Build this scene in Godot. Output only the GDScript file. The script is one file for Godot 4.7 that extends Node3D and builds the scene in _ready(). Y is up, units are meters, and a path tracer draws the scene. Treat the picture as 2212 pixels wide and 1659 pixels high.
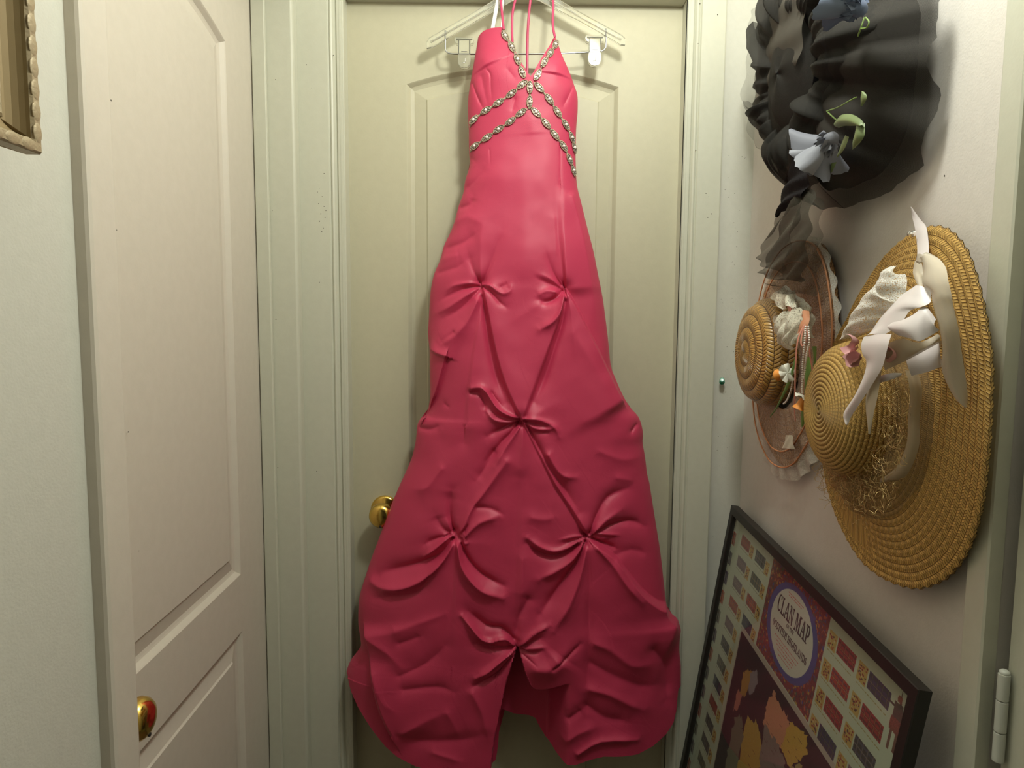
extends Node3D
# A hallway end: a pink satin gown on a clear hanger in front of a panelled door, three hats on the right wall.

const CASING_Z := -1.455
const DOOR_Z := -1.50
const WALL_Z := -1.47
const LEFT_X := -0.448
const RIGHT_X := 0.54
const CEIL := 2.44

var rng := RandomNumberGenerator.new()
var M := {}
var used := {}

# ---------------------------------------------------------------- geometry collector
class Geo:
	var v := PackedVector3Array()
	var n := PackedVector3Array()
	var t := PackedVector2Array()
	var c := PackedColorArray()
	var i := PackedInt32Array()
	var tint := Color.WHITE
	var tinted := false

	func vert(p: Vector3, nn: Vector3, uv := Vector2.ZERO) -> int:
		v.append(p); n.append(nn); t.append(uv); c.append(tint)
		return v.size() - 1

	func tri(a: int, b: int, d: int) -> void:
		# wind clockwise as seen from the side the normal points to
		var f := (v[b] - v[a]).cross(v[d] - v[a])
		if f.dot(n[a] + n[b] + n[d]) > 0.0:
			i.append(a); i.append(d); i.append(b)
		else:
			i.append(a); i.append(b); i.append(d)

	func quad(a: Vector3, b: Vector3, d: Vector3, e: Vector3, uv0 := Vector2.ZERO, uv1 := Vector2.ONE) -> void:
		# counter-clockwise seen from outside
		var nn := (b - a).cross(d - a)
		if nn.length_squared() < 1e-16:
			nn = (d - a).cross(e - a)
		nn = nn.normalized()
		var k := vert(a, nn, Vector2(uv0.x, uv1.y))
		vert(b, nn, Vector2(uv1.x, uv1.y)); vert(d, nn, Vector2(uv1.x, uv0.y)); vert(e, nn, Vector2(uv0.x, uv0.y))
		tri(k, k + 1, k + 2); tri(k, k + 2, k + 3)

	func face(a: Vector3, b: Vector3, d: Vector3) -> void:
		var nn := (b - a).cross(d - a).normalized()
		var k := vert(a, nn); vert(b, nn); vert(d, nn)
		tri(k, k + 1, k + 2)

	func grid(rows: Array, wrap := false, flip := false, u0 := Vector2.ZERO, u1 := Vector2.ONE) -> void:
		var rn := rows.size()
		var m: int = rows[0].size()
		var k := v.size()
		for r in rn:
			var row: PackedVector3Array = rows[r]
			var up: PackedVector3Array = rows[maxi(r - 1, 0)]
			var dn: PackedVector3Array = rows[mini(r + 1, rn - 1)]
			for q in m:
				var l := q - 1
				var g := q + 1
				if wrap:
					if l < 0: l = m - 2
					if g > m - 1: g = 1
				else:
					l = maxi(l, 0); g = mini(g, m - 1)
				var du := row[g] - row[l]
				var dv := dn[q] - up[q]
				var nn := du.cross(dv)
				if nn.length_squared() < 1e-18:
					# a pole or a pinched edge: lean on the neighbouring row
					var alt: PackedVector3Array = rows[1] if r == 0 else rows[r - 1]
					nn = Vector3.ZERO
					for w in m - 1: nn += (alt[w] - row[q]).cross(alt[w + 1] - row[q])
					if r == 0: nn = -nn
					if flip: nn = -nn
					if nn.length_squared() < 1e-24: nn = Vector3.UP
					v.append(row[q]); n.append(nn.normalized())
					t.append(Vector2(lerpf(u0.x, u1.x, float(q) / (m - 1)), lerpf(u0.y, u1.y, float(r) / maxi(rn - 1, 1)))); c.append(tint)
					continue
				nn = nn.normalized()
				if flip: nn = -nn
				v.append(row[q]); n.append(nn)
				t.append(Vector2(lerpf(u0.x, u1.x, float(q) / (m - 1)), lerpf(u0.y, u1.y, float(r) / maxi(rn - 1, 1)))); c.append(tint)
		for r in rn - 1:
			for q in m - 1:
				var a := k + r * m + q
				var b := a + 1
				var d := a + m + 1
				var e := a + m
				tri(a, b, d)
				tri(a, d, e)

	func box(p: Vector3, s: Vector3, bev := 0.0) -> void:
		var h := s * 0.5
		if bev <= 0.0:
			for ax in 3:
				for sg in [-1.0, 1.0]:
					var o := Vector3.ZERO; o[ax] = h[ax] * sg
					var e1 := Vector3.ZERO; e1[(ax + 1) % 3] = h[(ax + 1) % 3]
					var e2 := Vector3.ZERO; e2[(ax + 2) % 3] = h[(ax + 2) % 3] * sg
					quad(p + o - e1 - e2, p + o + e1 - e2, p + o + e1 + e2, p + o - e1 + e2)
			return
		var g := h - Vector3.ONE * bev
		for ax in 3:
			var b1 := (ax + 1) % 3
			var b2 := (ax + 2) % 3
			for sg in [-1.0, 1.0]:
				var o := Vector3.ZERO; o[ax] = h[ax] * sg
				var e1 := Vector3.ZERO; e1[b1] = g[b1]
				var e2 := Vector3.ZERO; e2[b2] = g[b2] * sg
				quad(p + o - e1 - e2, p + o + e1 - e2, p + o + e1 + e2, p + o - e1 + e2)
			for s1 in [-1.0, 1.0]:
				for s2 in [-1.0, 1.0]:
					var q1 := Vector3.ZERO; q1[b1] = h[b1] * s1; q1[b2] = g[b2] * s2
					var q2 := Vector3.ZERO; q2[b1] = g[b1] * s1; q2[b2] = h[b2] * s2
					var al := Vector3.ZERO; al[ax] = g[ax]
					var nn := q1 + q2
					var f := (q2 - q1).cross(al)
					if f.dot(nn) > 0.0:
						quad(p + q1 - al, p + q2 - al, p + q2 + al, p + q1 + al)
					else:
						quad(p + q2 - al, p + q1 - al, p + q1 + al, p + q2 + al)
		for sx in [-1.0, 1.0]:
			for sy in [-1.0, 1.0]:
				for sz in [-1.0, 1.0]:
					var a := p + Vector3(h.x * sx, g.y * sy, g.z * sz)
					var b := p + Vector3(g.x * sx, h.y * sy, g.z * sz)
					var d := p + Vector3(g.x * sx, g.y * sy, h.z * sz)
					if sx * sy * sz > 0: face(a, b, d)
					else: face(a, d, b)

	func tube(path: Array, rad, sides := 8, caps := true, flat := 1.0, upv := Vector3.ZERO) -> void:
		# rad: a number or an array; flat squashes the section across its second axis
		var rows := []
		var cnt := path.size()
		var side := Vector3.ZERO
		for k in cnt:
			var p: Vector3 = path[k]
			var a: Vector3 = path[maxi(k - 1, 0)]
			var b: Vector3 = path[mini(k + 1, cnt - 1)]
			var d := (b - a).normalized()
			if side == Vector3.ZERO:
				side = upv if upv != Vector3.ZERO else (Vector3.UP if absf(d.y) < 0.9 else Vector3.RIGHT)
			side = (side - d * side.dot(d)).normalized()
			var other := d.cross(side).normalized()
			var r: float = rad[k] if rad is Array or rad is PackedFloat32Array else rad
			var row := PackedVector3Array()
			for s in sides + 1:
				var an := TAU * s / sides
				row.append(p + side * cos(an) * r + other * sin(an) * r * flat)
			rows.append(row)
		if caps:
			var r0 := PackedVector3Array(); var r1 := PackedVector3Array()
			for s in sides + 1:
				r0.append(path[0]); r1.append(path[cnt - 1])
			var body := rows.duplicate()
			grid(body, true, true)
			grid([r0, rows[0]], true, true)
			grid([rows[cnt - 1], r1], true, true)
		else:
			grid(rows, true, true)

	func lathe(xf: Transform3D, prof: Array, seg := 24, arc := TAU) -> void:
		# prof: (radius, height along local y), bottom to top for an outward surface; a repeated point makes a hard edge
		var rows := []
		for k in prof.size():
			if k > 0 and prof[k].distance_squared_to(prof[k - 1]) < 1e-14:
				if rows.size() > 1: grid(rows, arc == TAU, true)
				rows = []
			var row := PackedVector3Array()
			for s in seg + 1:
				var an := arc * s / seg
				row.append(xf * Vector3(prof[k].x * cos(an), prof[k].y, prof[k].x * sin(an)))
			rows.append(row)
		if rows.size() > 1: grid(rows, arc == TAU, true)

	func ball(p: Vector3, r: Vector3, seg := 12, rings := 7, basis := Basis.IDENTITY) -> void:
		var rows := []
		for k in rings + 1:
			var ph := PI * k / rings - PI / 2
			var row := PackedVector3Array()
			for s in seg + 1:
				var an := TAU * s / seg
				row.append(p + basis * Vector3(r.x * cos(ph) * cos(an), r.y * sin(ph), r.z * cos(ph) * sin(an)))
			rows.append(row)
		grid(rows, true, true)

	func slab(poly: PackedVector2Array, xf: Transform3D, z0: float, z1: float) -> void:
		# polygon in local xy pulled from z0 to z1 (z1 > z0 faces +z)
		var ids := Geometry2D.triangulate_polygon(poly)
		for k in range(0, ids.size(), 3):
			var a := poly[ids[k]]; var b := poly[ids[k + 1]]; var d := poly[ids[k + 2]]
			if (b - a).cross(d - a) < 0:
				var w := b; b = d; d = w
			face(xf * Vector3(a.x, a.y, z1), xf * Vector3(b.x, b.y, z1), xf * Vector3(d.x, d.y, z1))
			face(xf * Vector3(a.x, a.y, z0), xf * Vector3(d.x, d.y, z0), xf * Vector3(b.x, b.y, z0))
		var cw := Geometry2D.is_polygon_clockwise(poly)
		for k in poly.size():
			var a := poly[k]; var b := poly[(k + 1) % poly.size()]
			if cw:
				var w := a; a = b; b = w
			quad(xf * Vector3(a.x, a.y, z0), xf * Vector3(b.x, b.y, z0), xf * Vector3(b.x, b.y, z1), xf * Vector3(a.x, a.y, z1))

	func mesh(mat: Material, into: ArrayMesh = null) -> ArrayMesh:
		var out := into if into else ArrayMesh.new()
		var a := []
		a.resize(Mesh.ARRAY_MAX)
		a[Mesh.ARRAY_VERTEX] = v; a[Mesh.ARRAY_NORMAL] = n; a[Mesh.ARRAY_TEX_UV] = t; a[Mesh.ARRAY_INDEX] = i
		if tinted: a[Mesh.ARRAY_COLOR] = c
		out.add_surface_from_arrays(Mesh.PRIMITIVE_TRIANGLES, a)
		out.surface_set_material(out.get_surface_count() - 1, mat)
		return out

# ---------------------------------------------------------------- naming
func numbered(called: String) -> String:
	used[called] = used.get(called, -1) + 1
	return called if used[called] == 0 else "%s_%03d" % [called, used[called]]

func thing(called: String, label: String, category: String, at := Vector3.ZERO, group := "") -> Node3D:
	var o := Node3D.new()
	o.name = numbered(called)
	o.position = at
	add_child(o, true)
	o.set_meta("label", label); o.set_meta("category", category)
	if group: o.set_meta("group", group)
	return o

func put(called: String, mesh: Mesh, parent: Node3D, label := "") -> MeshInstance3D:
	var o := MeshInstance3D.new()
	o.name = called
	var same := 0
	for k in parent.get_children():
		if k.name == called or String(k.name).begins_with(called + "_") and String(k.name).substr(called.length() + 1).is_valid_int(): same += 1
	if same: o.name = "%s_%03d" % [called, same]
	o.mesh = mesh
	parent.add_child(o, true)
	if label: o.set_meta("label", label)
	return o

func struct(called: String, mesh: Mesh, label := "") -> MeshInstance3D:
	var o := MeshInstance3D.new()
	o.name = called
	o.mesh = mesh
	add_child(o, true)
	o.set_meta("kind", "structure")
	if label: o.set_meta("label", label)
	return o

func one(called: String, mesh: Mesh, label: String, category: String) -> MeshInstance3D:
	var o := MeshInstance3D.new()
	o.name = numbered(called)
	o.mesh = mesh
	add_child(o, true)
	o.set_meta("label", label); o.set_meta("category", category)
	return o

# ---------------------------------------------------------------- materials
func lin(r: float, g: float, b: float) -> Color:
	return Color(r, g, b).linear_to_srgb()

func noise_tex(freq: float, a: Color, b: Color, oct := 3, size := 512, sd := 1, kind := FastNoiseLite.TYPE_SIMPLEX_SMOOTH) -> NoiseTexture2D:
	var f := FastNoiseLite.new()
	f.noise_type = kind
	f.frequency = freq
	f.fractal_octaves = oct
	f.seed = sd
	var t := NoiseTexture2D.new()
	t.width = size; t.height = size; t.seamless = true
	t.noise = f
	var g := Gradient.new()
	g.set_color(0, a); g.set_color(1, b)
	t.color_ramp = g
	return t

func mat(col: Color, rough := 0.6, spec := 0.5, metal := 0.0) -> StandardMaterial3D:
	var m := StandardMaterial3D.new()
	m.albedo_color = col
	m.roughness = rough
	m.metallic_specular = spec
	m.metallic = metal
	m.cull_mode = BaseMaterial3D.CULL_DISABLED
	return m

func bump(m: StandardMaterial3D, tex: Texture2D, height: float, scale := Vector3.ONE, tri := true) -> StandardMaterial3D:
	m.heightmap_enabled = true
	m.heightmap_texture = tex
	m.heightmap_scale = height
	if tri:
		m.uv1_triplanar = true
	m.uv1_scale = scale
	return m

func make_materials() -> void:
	var grain := noise_tex(0.05, Color(0.0, 0.0, 0.0), Color.WHITE, 3, 512, 3)
	var soft := noise_tex(0.012, Color(0.982, 0.982, 0.98), Color.WHITE, 3, 512, 5)
	M.wall = bump(mat(lin(0.63, 0.62, 0.55), 0.75, 0.4), grain, 0.014, Vector3.ONE * 9.0)
	M.wall.albedo_texture = soft
	M.wall_right = bump(mat(lin(0.70, 0.655, 0.605), 0.75, 0.4), grain, 0.014, Vector3.ONE * 9.0)
	M.wall_right.albedo_texture = soft
	M.ceiling = mat(lin(0.78, 0.78, 0.74), 0.9, 0.3)
	M.floor = bump(mat(lin(0.12, 0.08, 0.05), 0.6, 0.4), noise_tex(0.03, Color(0.6, 0.6, 0.6), Color.WHITE, 4, 512, 9), 0.02, Vector3.ONE * 2.0)
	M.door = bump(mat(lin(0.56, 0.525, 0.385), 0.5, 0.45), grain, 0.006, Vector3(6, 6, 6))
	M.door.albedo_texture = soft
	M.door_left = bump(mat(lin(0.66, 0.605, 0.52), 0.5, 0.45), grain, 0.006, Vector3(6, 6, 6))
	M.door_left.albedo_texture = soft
	M.trim = bump(mat(lin(0.61, 0.605, 0.50), 0.42, 0.5), grain, 0.006, Vector3(7, 7, 7))
	M.trim.albedo_texture = soft
	M.brass = mat(lin(0.78, 0.52, 0.13), 0.16, 0.5, 1.0)
	M.dark = mat(lin(0.02, 0.018, 0.015), 0.7)
	M.speck = mat(lin(0.06, 0.05, 0.035), 0.8)
	M.hinge = mat(lin(0.62, 0.64, 0.58), 0.35, 0.6)
	var weave := Image.create(64, 64, false, Image.FORMAT_RGBA8)
	for y in 64:
		for x in 64:
			var h := 0.5 + 0.5 * sin(TAU * (x * 4 + y * 8) / 64.0)
			weave.set_pixel(x, y, Color(h, h, h))
	M.satin = mat(lin(0.56, 0.040, 0.105), 0.50, 0.5)
	M.satin.rim_enabled = true; M.satin.rim = 0.22; M.satin.rim_tint = 0.75
	M.satin = bump(M.satin, ImageTexture.create_from_image(weave), 0.006, Vector3.ONE * 60.0)
	M.lining = mat(lin(0.55, 0.045, 0.10), 0.6, 0.4)
	M.cord = mat(lin(0.52, 0.05, 0.13), 0.42, 0.5)
	M.white_tape = mat(lin(0.82, 0.80, 0.76), 0.6)
	M.silver = mat(lin(0.50, 0.43, 0.32), 0.30, 0.5, 1.0)
	M.pearl = mat(lin(0.80, 0.72, 0.68), 0.22, 0.7)
	M.pearl.clearcoat_enabled = true; M.pearl.clearcoat = 0.6; M.pearl.clearcoat_roughness = 0.15
	M.stone = mat(lin(0.42, 0.38, 0.32), 0.12, 0.9, 0.7)
	M.braid = mat(lin(0.40, 0.33, 0.24), 0.5)
	M.clear = mat(Color(1, 1, 0.97, 0.1), 0.04, 0.5)
	M.clear.refraction_enabled = true; M.clear.refraction_scale = 0.049
	M.clear.transparency = BaseMaterial3D.TRANSPARENCY_ALPHA
	M.steel = mat(lin(0.52, 0.53, 0.54), 0.18, 0.5, 1.0)

# ---------------------------------------------------------------- scene
func _ready() -> void:
	rng.seed = 77
	# camera
	var cam := Camera3D.new()
	cam.name = "camera"
	cam.transform = Transform3D(Basis(Vector3(0.9999, 0.0078, 0.0145), Vector3(-0.0065, 0.9960, -0.0896), Vector3(-0.0152, 0.0895, 0.9959)), Vector3(0, 1.3500, 0))
	cam.fov = 59.8875
	cam.near = 0.02
	cam.far = 30.0
	add_child(cam)
	cam.current = true
	# environment: a closed room, no sky light
	var we := WorldEnvironment.new()
	we.name = "environment"
	var env := Environment.new()
	env.background_mode = Environment.BG_COLOR
	env.background_color = Color(0, 0, 0)
	env.tonemap_mode = Environment.TONE_MAPPER_LINEAR
	env.tonemap_exposure = 1.0
	env.sdfgi_enabled = true; env.ssao_enabled = true; env.ssil_enabled = true
	we.environment = env
	add_child(we)
	make_materials()
	build_lamp(Vector3(0.24, 2.17, -0.72), 0.59)
	build_shell()
	build_dress()
	build_hanger()
	build_map()
	build_picture()
	build_black_hat()
	build_small_hat()
	build_big_hat()
	build_small_things()

func build_lamp(at: Vector3, energy: float) -> void:
	var t := thing("ceiling_lamp", "frosted glass globe lamp hanging close under the hallway ceiling", "lamp", at)
	var glow := mat(lin(0.9, 0.85, 0.75), 0.5)
	glow.emission_enabled = true
	glow.emission = lin(1.0, 0.88, 0.66)
	glow.emission_energy_multiplier = 1.0
	var g := Geo.new()
	g.ball(Vector3.ZERO, Vector3.ONE * 0.085, 28, 18)
	put("globe", g.mesh(glow), t)
	var k := Geo.new()
	k.lathe(Transform3D.IDENTITY, [Vector2(0.0, 0.08), Vector2(0.045, 0.08), Vector2(0.045, 0.08), Vector2(0.05, 0.12), Vector2(0.075, 0.268), Vector2(0.075, 0.268), Vector2(0.08, 0.28)], 28)
	put("canopy", k.mesh(M.brass), t)
	var l := OmniLight3D.new()
	l.name = "lamp_light"
	l.light_color = Color(0.985, 1.0, 0.955)
	l.light_energy = energy
	l.light_size = 0.075
	l.omni_range = 8.0
	l.omni_attenuation = 2.0
	l.shadow_enabled = true
	t.add_child(l)

func slab_box(called: String, lo: Vector3, hi: Vector3, m: Material) -> MeshInstance3D:
	var g := Geo.new()
	g.box((lo + hi) * 0.5, hi - lo)
	return struct(called, g.mesh(m))

func add_box(g: Geo, lo: Vector3, hi: Vector3, bev := 0.0) -> void:
	g.box((lo + hi) * 0.5, hi - lo, bev)

# a strip with a moulded section: prof (across, out) swept from a to b; across and out are world directions
func casing(g: Geo, a: Vector3, b: Vector3, across: Vector3, out: Vector3, prof: Array, cut0 := 0.0, cut1 := 0.0) -> void:
	# cut0 / cut1: how far the ends shift per metre across (mitres)
	var d := (b - a).normalized()
	var flip := across.cross(d).dot(out) < 0.0
	for k in prof.size() - 1:
		var p: Vector2 = prof[k]; var q: Vector2 = prof[k + 1]
		var pa := a + across * p.x + out * p.y + d * cut0 * p.x
		var qa := a + across * q.x + out * q.y + d * cut0 * q.x
		var pb := b + across * p.x + out * p.y + d * cut1 * p.x
		var qb := b + across * q.x + out * q.y + d * cut1 * q.x
		if flip: g.quad(qa, pa, pb, qb)
		else: g.quad(pa, qa, qb, pb)
	var c0 := PackedVector3Array(); var c1 := PackedVector3Array()
	for p: Vector2 in prof:
		c0.append(a + across * p.x + out * p.y + d * cut0 * p.x)
		c1.append(b + across * p.x + out * p.y + d * cut1 * p.x)
	for k in range(1, prof.size() - 1):
		g.face(c0[0], c0[k], c0[k + 1])
		g.face(c1[0], c1[k + 1], c1[k])

# one raised door panel with its surrounding flat: local x right, y up, z out
func door_region(g: Geo, xf: Transform3D, rx0: float, rx1: float, ry0: float, ry1: float, x0: float, x1: float, y0: float, y1: float, rise: float) -> void:
	var base := []   # (x fraction, kind) pairs sampled round the loop
	var steps := [0.0, 0.002, 0.008, 0.011, 0.016, 0.042, 0.045]
	var deep := [0.0, -0.0015, -0.0080, -0.0092, -0.0105, -0.0050, -0.0022]
	var loops := []
	var outer := PackedVector3Array()
	var nx := 26
	var ny := 6
	for li in steps.size():
		var d: float = steps[li]
		var z: float = deep[li]
		var row := PackedVector3Array()
		var a0 := x0 + d; var a1 := x1 - d; var b0 := y0 + d
		var xm := (x0 + x1) * 0.5; var hw := (x1 - x0) * 0.5
		for k in nx + 1:
			row.append(xf * Vector3(lerpf(a0, a1, float(k) / nx), b0, z))
		var yc := y1 - d * (1.0 - rise * 3.0) + rise * (1.0 - pow((a1 - xm) / hw, 2.0)) * 0.6
		for k in ny + 1:
			row.append(xf * Vector3(a1, lerpf(b0, yc, float(k) / ny), z))
		for k in nx + 1:
			var x := lerpf(a1, a0, float(k) / nx)
			var f := 1.0 - pow((x - xm) / (a1 - xm), 2.0)
			row.append(xf * Vector3(x, yc + (y1 + rise - d - yc) * f, z))
		for k in ny + 1:
			row.append(xf * Vector3(a0, lerpf(yc, b0, float(k) / ny), z))
		row.append(row[0])
		loops.append(row)
		if li == 0:
			for k in nx + 1: outer.append(xf * Vector3(lerpf(x0, x1, float(k) / nx), ry0, 0))
			outer[0] = xf * Vector3(rx0, ry0, 0); outer[nx] = xf * Vector3(rx1, ry0, 0)
			for k in ny + 1: outer.append(xf * Vector3(rx1, lerpf(y0, y1, float(k) / ny), 0))
			outer[nx + 1] = xf * Vector3(rx1, ry0, 0); outer[nx + 1 + ny] = xf * Vector3(rx1, ry1, 0)
			for k in nx + 1: outer.append(xf * Vector3(lerpf(x1, x0, float(k) / nx), ry1, 0))
			outer[nx + ny + 2] = xf * Vector3(rx1, ry1, 0); outer[nx + ny + 2 + nx] = xf * Vector3(rx0, ry1, 0)
			for k in ny + 1: outer.append(xf * Vector3(rx0, lerpf(y1, y0, float(k) / ny), 0))
			outer[nx * 2 + ny + 3] = xf * Vector3(rx0, ry1, 0); outer[nx * 2 + ny * 2 + 3] = xf * Vector3(rx0, ry0, 0)
			outer.append(outer[0])
	var zdir := xf.basis.z
	flat_ring(g, outer, loops[0], zdir)
	for li in loops.size() - 1:
		flat_ring(g, loops[li], loops[li + 1], zdir)
	# the field
	var last: PackedVector3Array = loops[loops.size() - 1]
	var mid := Vector3.ZERO
	for p in last: mid += p
	mid /= float(last.size())
	for k in last.size() - 1:
		if (last[k + 1] - last[k]).length_squared() > 1e-14:
			var f := (last[k] - mid).cross(last[k + 1] - mid)
			if f.dot(zdir) > 0: g.face(mid, last[k], last[k + 1])
			else: g.face(mid, last[k + 1], last[k])

func flat_ring(g: Geo, a: PackedVector3Array, b: PackedVector3Array, zdir: Vector3) -> void:
	for k in a.size() - 1:
		var f := (a[k + 1] - a[k]).cross(b[k + 1] - a[k])
		if f.length_squared() < 1e-18: f = (b[k + 1] - a[k]).cross(b[k] - a[k])
		if f.length_squared() < 1e-18: continue
		if f.dot(zdir) > 0: g.quad(a[k], a[k + 1], b[k + 1], b[k])
		else: g.quad(b[k], b[k + 1], a[k + 1], a[k])

func panel_door(width: float, height: float, thick: float, px0: float, px1: float, m: Material, xf: Transform3D, called: String, label: String) -> MeshInstance3D:
	# door in local axes: x 0..width, y 0..height, face at z = 0
	var g := Geo.new()
	door_region(g, xf, 0, width, 0.79, height, px0, px1, 0.848, 1.862, 0.038)
	door_region(g, xf, 0, width, 0.0, 0.79, px0, px1, 0.20, 0.732, 0.0)
	var sides := Geo.new()
	var lo := Vector3(0, 0, -thick); var hi := Vector3(width, height, 0)
	for q in [[lo, Vector3(width, 0, -thick), Vector3(width, 0, 0), Vector3(0, 0, 0)], [Vector3(0, height, 0), hi, Vector3(width, height, -thick), Vector3(0, height, -thick)],
			[Vector3(0, 0, -thick), Vector3(0, 0, 0), Vector3(0, height, 0), Vector3(0, height, -thick)], [Vector3(width, 0, 0), Vector3(width, 0, -thick), Vector3(width, height, -thick), hi],
			[Vector3(width, 0, -thick), lo, Vector3(0, height, -thick), Vector3(width, height, -thick)]]:
		g.quad(xf * q[0], xf * q[1], xf * q[2], xf * q[3])
	return struct(called, g.mesh(m), label)

func knob(parent: Node3D, at: Vector3, out: Vector3, label: String) -> void:
	var up := Vector3.UP
	var xf := Transform3D(Basis(up.cross(out).normalized(), out, up).orthonormalized(), at)
	var g := Geo.new()
	g.lathe(xf, [Vector2(0.0, 0.0), Vector2(0.033, 0.0), Vector2(0.033, 0.0), Vector2(0.0325, 0.004), Vector2(0.028, 0.008), Vector2(0.018, 0.010), Vector2(0.0125, 0.013), Vector2(0.011, 0.022), Vector2(0.013, 0.027),
		Vector2(0.020, 0.032), Vector2(0.0255, 0.039), Vector2(0.0278, 0.047), Vector2(0.0265, 0.055), Vector2(0.022, 0.061), Vector2(0.015, 0.0645), Vector2(0.007, 0.0655), Vector2(0.0, 0.0657)], 40)
	var kb := put("door_knob", g.mesh(M.brass), parent, label)
	var h := Geo.new()
	h.lathe(xf.translated_local(Vector3(0.0, 0.0605, -0.021)), [Vector2(0.0, 0.0), Vector2(0.0028, 0.0), Vector2(0.0028, 0.0), Vector2(0.0028, 0.0022), Vector2(0.0, 0.0024)], 10)
	put("pin_hole", h.mesh(M.dark), kb)

func specks(parent: Node3D, spots: Array, out: Vector3, r := 0.0011) -> void:
	var g := Geo.new()
	for p: Vector3 in spots:
		var k := rng.randf_range(0.6, 1.2) * r
		var a := Vector3.UP.cross(out).normalized() * k
		var b := Vector3.UP * k * rng.randf_range(0.8, 1.5)
		var o := out * 0.0005
		for q in 6:
			var t0 := TAU * q / 6; var t1 := TAU * (q + 1) / 6
			g.face(p + o, p + a * cos(t0) + b * sin(t0), p + a * cos(t1) + b * sin(t1))
	var s := put("paint_fleck", g.mesh(M.speck), parent)
	s.set_meta("kind", "stuff")

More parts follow.
